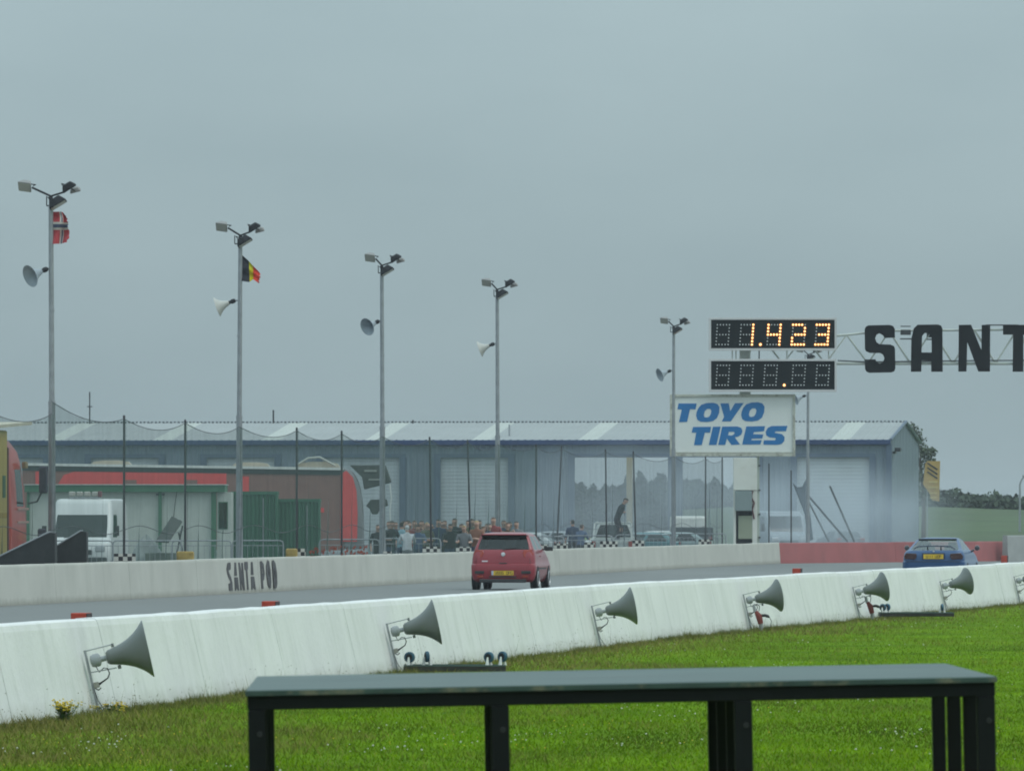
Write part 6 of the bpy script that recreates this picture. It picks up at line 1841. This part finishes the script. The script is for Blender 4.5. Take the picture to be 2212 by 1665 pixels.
# ------------------------------------------------------------------ far bank, hedge, woods, tree
bank_m = M('bank_grass', (.055, .090, .032), .95, var=.25, scale=.15, dirt=(.12, .12, .06), dirt_amt=.5, dirt_scale=.4)
bv, bf = [], []
nxk, nyk = 60, 10
br_ = random.Random(21)
for i in range(nxk + 1):
    X = 12 + 260 * i / nxk
    hh_ = 2.55 + .35 * math.sin(i * .5) + br_.uniform(-.1, .1)
    for j in range(nyk + 1):
        t = j / nyk
        bv.append((X, 570 + 120 * t, -.02 + hh_ * (t * t * (3 - 2 * t)) + br_.uniform(-.05, .05) * t))
for i in range(nxk):
    for j in range(nyk):
        a = i * (nyk + 1) + j
        bf.append((a, a + nyk + 1, a + nyk + 2, a + 1))
tag(MB().add(bv, bf).build('grass_bank', bank_m, smooth=True), 'grassy bank rising behind the red wall', None, kind='structure')

leaf_far = M('far_foliage', (.050, .075, .042), .9, var=.45, scale=.35)
def foliage(name, blobs_, per, size, mat, label, cat, seed, parent=None, kind=None):
    """many small leaf clumps spread through uneven lobes"""
    g = np.random.default_rng(seed)
    V, Fc = [], []
    for (cx, cy, cz, rx, ry, rz_) in blobs_:
        n_ = int(per * (rx * rz_) ** .75 + 20)
        d_ = g.normal(size=(n_, 3)); d_ /= np.linalg.norm(d_, axis=1)[:, None]
        r_ = g.random(n_) ** .33
        r_ *= 1 + .22 * np.sin(d_[:, 0] * 7 + cx) * np.cos(d_[:, 2] * 6 + cy)
        c_ = d_ * r_[:, None] * np.array([rx, ry, rz_]) + np.array([cx, cy, cz])
        for q in c_:
            if q[2] < .02: continue
            a_ = g.normal(size=3); a_ /= np.linalg.norm(a_); b_ = np.cross(a_, g.normal(size=3)); b_ /= np.linalg.norm(b_)
            s_ = size * (.5 + g.random())
            i0 = len(V)
            V += [tuple(q - a_ * s_), tuple(q + b_ * s_ * .6), tuple(q + a_ * s_), tuple(q - b_ * s_ * .6)]
            Fc.append((i0, i0 + 1, i0 + 2, i0 + 3))
    me = bpy.data.meshes.new(name); me.from_pydata(V, [], Fc); me.materials.append(mat)
    o = bpy.data.objects.new(name, me)
    if parent is None: tag(o, label, cat, kind=kind)
    return link(o, parent)
fr2 = random.Random(12)
hb_ = []
X = 19.0
while X < 130:
    w = fr2.uniform(1.5, 3.2); hh_ = fr2.uniform(.45, 1.0)
    hb_.append((X, 690 + fr2.uniform(-3, 3), 2.55 + hh_ * .5, w, 2.0, hh_)); X += w * .75
foliage('distant_hedge', hb_, 420, .20, leaf_far, 'dark hedge line along the top of the grass bank', 'hedge', 31, kind='stuff')
wb = []
Yw = 900.0
for u, v in ((1120, 1075), (1160, 1066), (1200, 1060), (1235, 1057), (1265, 1060), (1300, 1064), (1330, 1060), (1360, 1050), (1395, 1044), (1430, 1041), (1465, 1042), (1500, 1046), (1540, 1052), (1580, 1060), (1620, 1066), (1660, 1070), (1700, 1076)):
    zt_ = HC + (HV - v) * Yw / F
    wb.append(((u - CU) * Yw / F, Yw + fr2.uniform(-4, 4), zt_ * .5, 1.6, 3.0, zt_ * .60))
    wb.append(((u - CU + 18) * Yw / F, Yw + fr2.uniform(-4, 4), zt_ * .42, 1.4, 3.0, zt_ * .46))
foliage('distant_wood', wb, 2200, .32, M('wood_foliage', (.026, .042, .026), .9, var=.4, scale=.35), 'dark distant wood seen through the open hall', 'wood', 32, kind='stuff')
Ytr = 560.0
tt = thing('hall_side_tree', 'thin leaved tree standing behind the right end of the hall', 'tree', G(1994, Ytr))
ttx = lambda u: S(u - 1994, Ytr); ttz = lambda v: HC + (HV - v) * Ytr / F
tk_ = MB().tube([(0, 0, 0), (.05, 0, 2.4), (-.1, .1, 4.6), (-.2, .1, 6.3)], [.16, .12, .08, .03], 8)
for a_, b_ in (((.05, 0, 2.6), (ttx(2015), .4, ttz(975))), ((0, 0, 3.4), (ttx(1975), -.3, ttz(935))), ((-.05, .1, 4.0), (ttx(2008), .2, ttz(985))), ((-.1, .1, 4.8), (ttx(1966), .3, ttz(918)))):
    tk_.tube([a_, ((a_[0] + b_[0]) / 2, (a_[1] + b_[1]) / 2, (a_[2] + b_[2]) / 2 + .15), b_], [.06, .04, .015], 6)
tk_.build('trunk', M('bark', (.09, .075, .06), .9, var=.3), tt, smooth=True)
foliage('crown', [(ttx(1962), .3, ttz(925), .45, .5, .40), (ttx(1975), 0, ttz(940), .55, .6, .55), (ttx(1985), .2, ttz(958), .5, .6, .5), (ttx(1998), .1, ttz(978), .55, .6, .45), (ttx(2013), .3, ttz(976), .35, .4, .3), (ttx(2006), 0, ttz(1000), .5, .5, .5), (ttx(1996), 0, ttz(1040), .6, .6, 1.1)], 620, .09, M('pale_foliage', (.085, .11, .07), .9, var=.35), None, None, 33, parent=tt)

# ------------------------------------------------------------------ air: thin haze and drifting tyre smoke
def volume_mat(name, col, dens, shape=False, noise=1.0):
    m = bpy.data.materials.new(name); m.use_nodes = True
    n, l = m.node_tree.nodes, m.node_tree.links
    n.clear()
    o = n.new('ShaderNodeOutputMaterial'); pv = n.new('ShaderNodeVolumePrincipled')
    pv.inputs['Color'].default_value = tuple(col) + (1,)
    pv.inputs['Density'].default_value = dens
    pv.inputs['Anisotropy'].default_value = 0.0
    if shape:
        t = n.new('ShaderNodeTexCoord')
        ln_ = n.new('ShaderNodeVectorMath'); ln_.operation = 'LENGTH'; l.new(t.outputs['Object'], ln_.inputs[0])
        mr = n.new('ShaderNodeMapRange'); mr.interpolation_type = 'SMOOTHSTEP'
        mr.inputs['From Min'].default_value = .15; mr.inputs['From Max'].default_value = 1.0; mr.inputs['To Min'].default_value = dens; mr.inputs['To Max'].default_value = 0.0
        l.new(ln_.outputs['Value'], mr.inputs[0])
        mp_ = n.new('ShaderNodeMapping'); mp_.inputs['Scale'].default_value = (2.5, 2.0, 1.6); l.new(t.outputs['Object'], mp_.inputs[0])
        nz = n.new('ShaderNodeTexNoise'); nz.inputs['Scale'].default_value = 1.3; nz.inputs['Detail'].default_value = 3
        l.new(mp_.outputs[0], nz.inputs['Vector'])
        m2 = n.new('ShaderNodeMapRange'); m2.inputs['From Min'].default_value = .32; m2.inputs['From Max'].default_value = .7; m2.inputs['To Min'].default_value = .25; m2.inputs['To Max'].default_value = 1.6
        l.new(nz.outputs['Fac'], m2.inputs[0])
        mu = n.new('ShaderNodeMath'); mu.operation = 'MULTIPLY'; l.new(mr.outputs[0], mu.inputs[0]); l.new(m2.outputs[0], mu.inputs[1])
        l.new(mu.outputs[0], pv.inputs['Density'])
    l.new(pv.outputs[0], o.inputs['Volume'])
    return m
def smoke(c_, r_, dens, label, seed):
    bm = bmesh.new(); bmesh.ops.create_icosphere(bm, subdivisions=3, radius=1.0)
    me = bpy.data.meshes.new('tyre_smoke'); bm.to_mesh(me); bm.free()
    me.materials.append(volume_mat('tyre_smoke_%d' % seed, (.80, .88, .95), dens, True))
    o = bpy.data.objects.new('tyre_smoke', me); o.location = c_; o.scale = r_
    tag(o, label, 'smoke', kind='stuff')
    return link(o)
smoke(P(1815, 1125, 440), (6.8, 26, 3.7), .042, 'thick pale blue tyre smoke drifting before the right end of the hall', 1)
smoke(P(1440, 1095, 462), (11.5, 24, 4.4), .030, 'thin bluish smoke drifting before the open hall doors', 2)
hz = MB().box((0, 1270, 5.6), (1900, 2720, 13.3)).build('haze', volume_mat('haze_air', (.90, .95, 1.0), 0.00018))
tag(hz, 'thin damp air over the whole place', 'haze', kind='stuff')
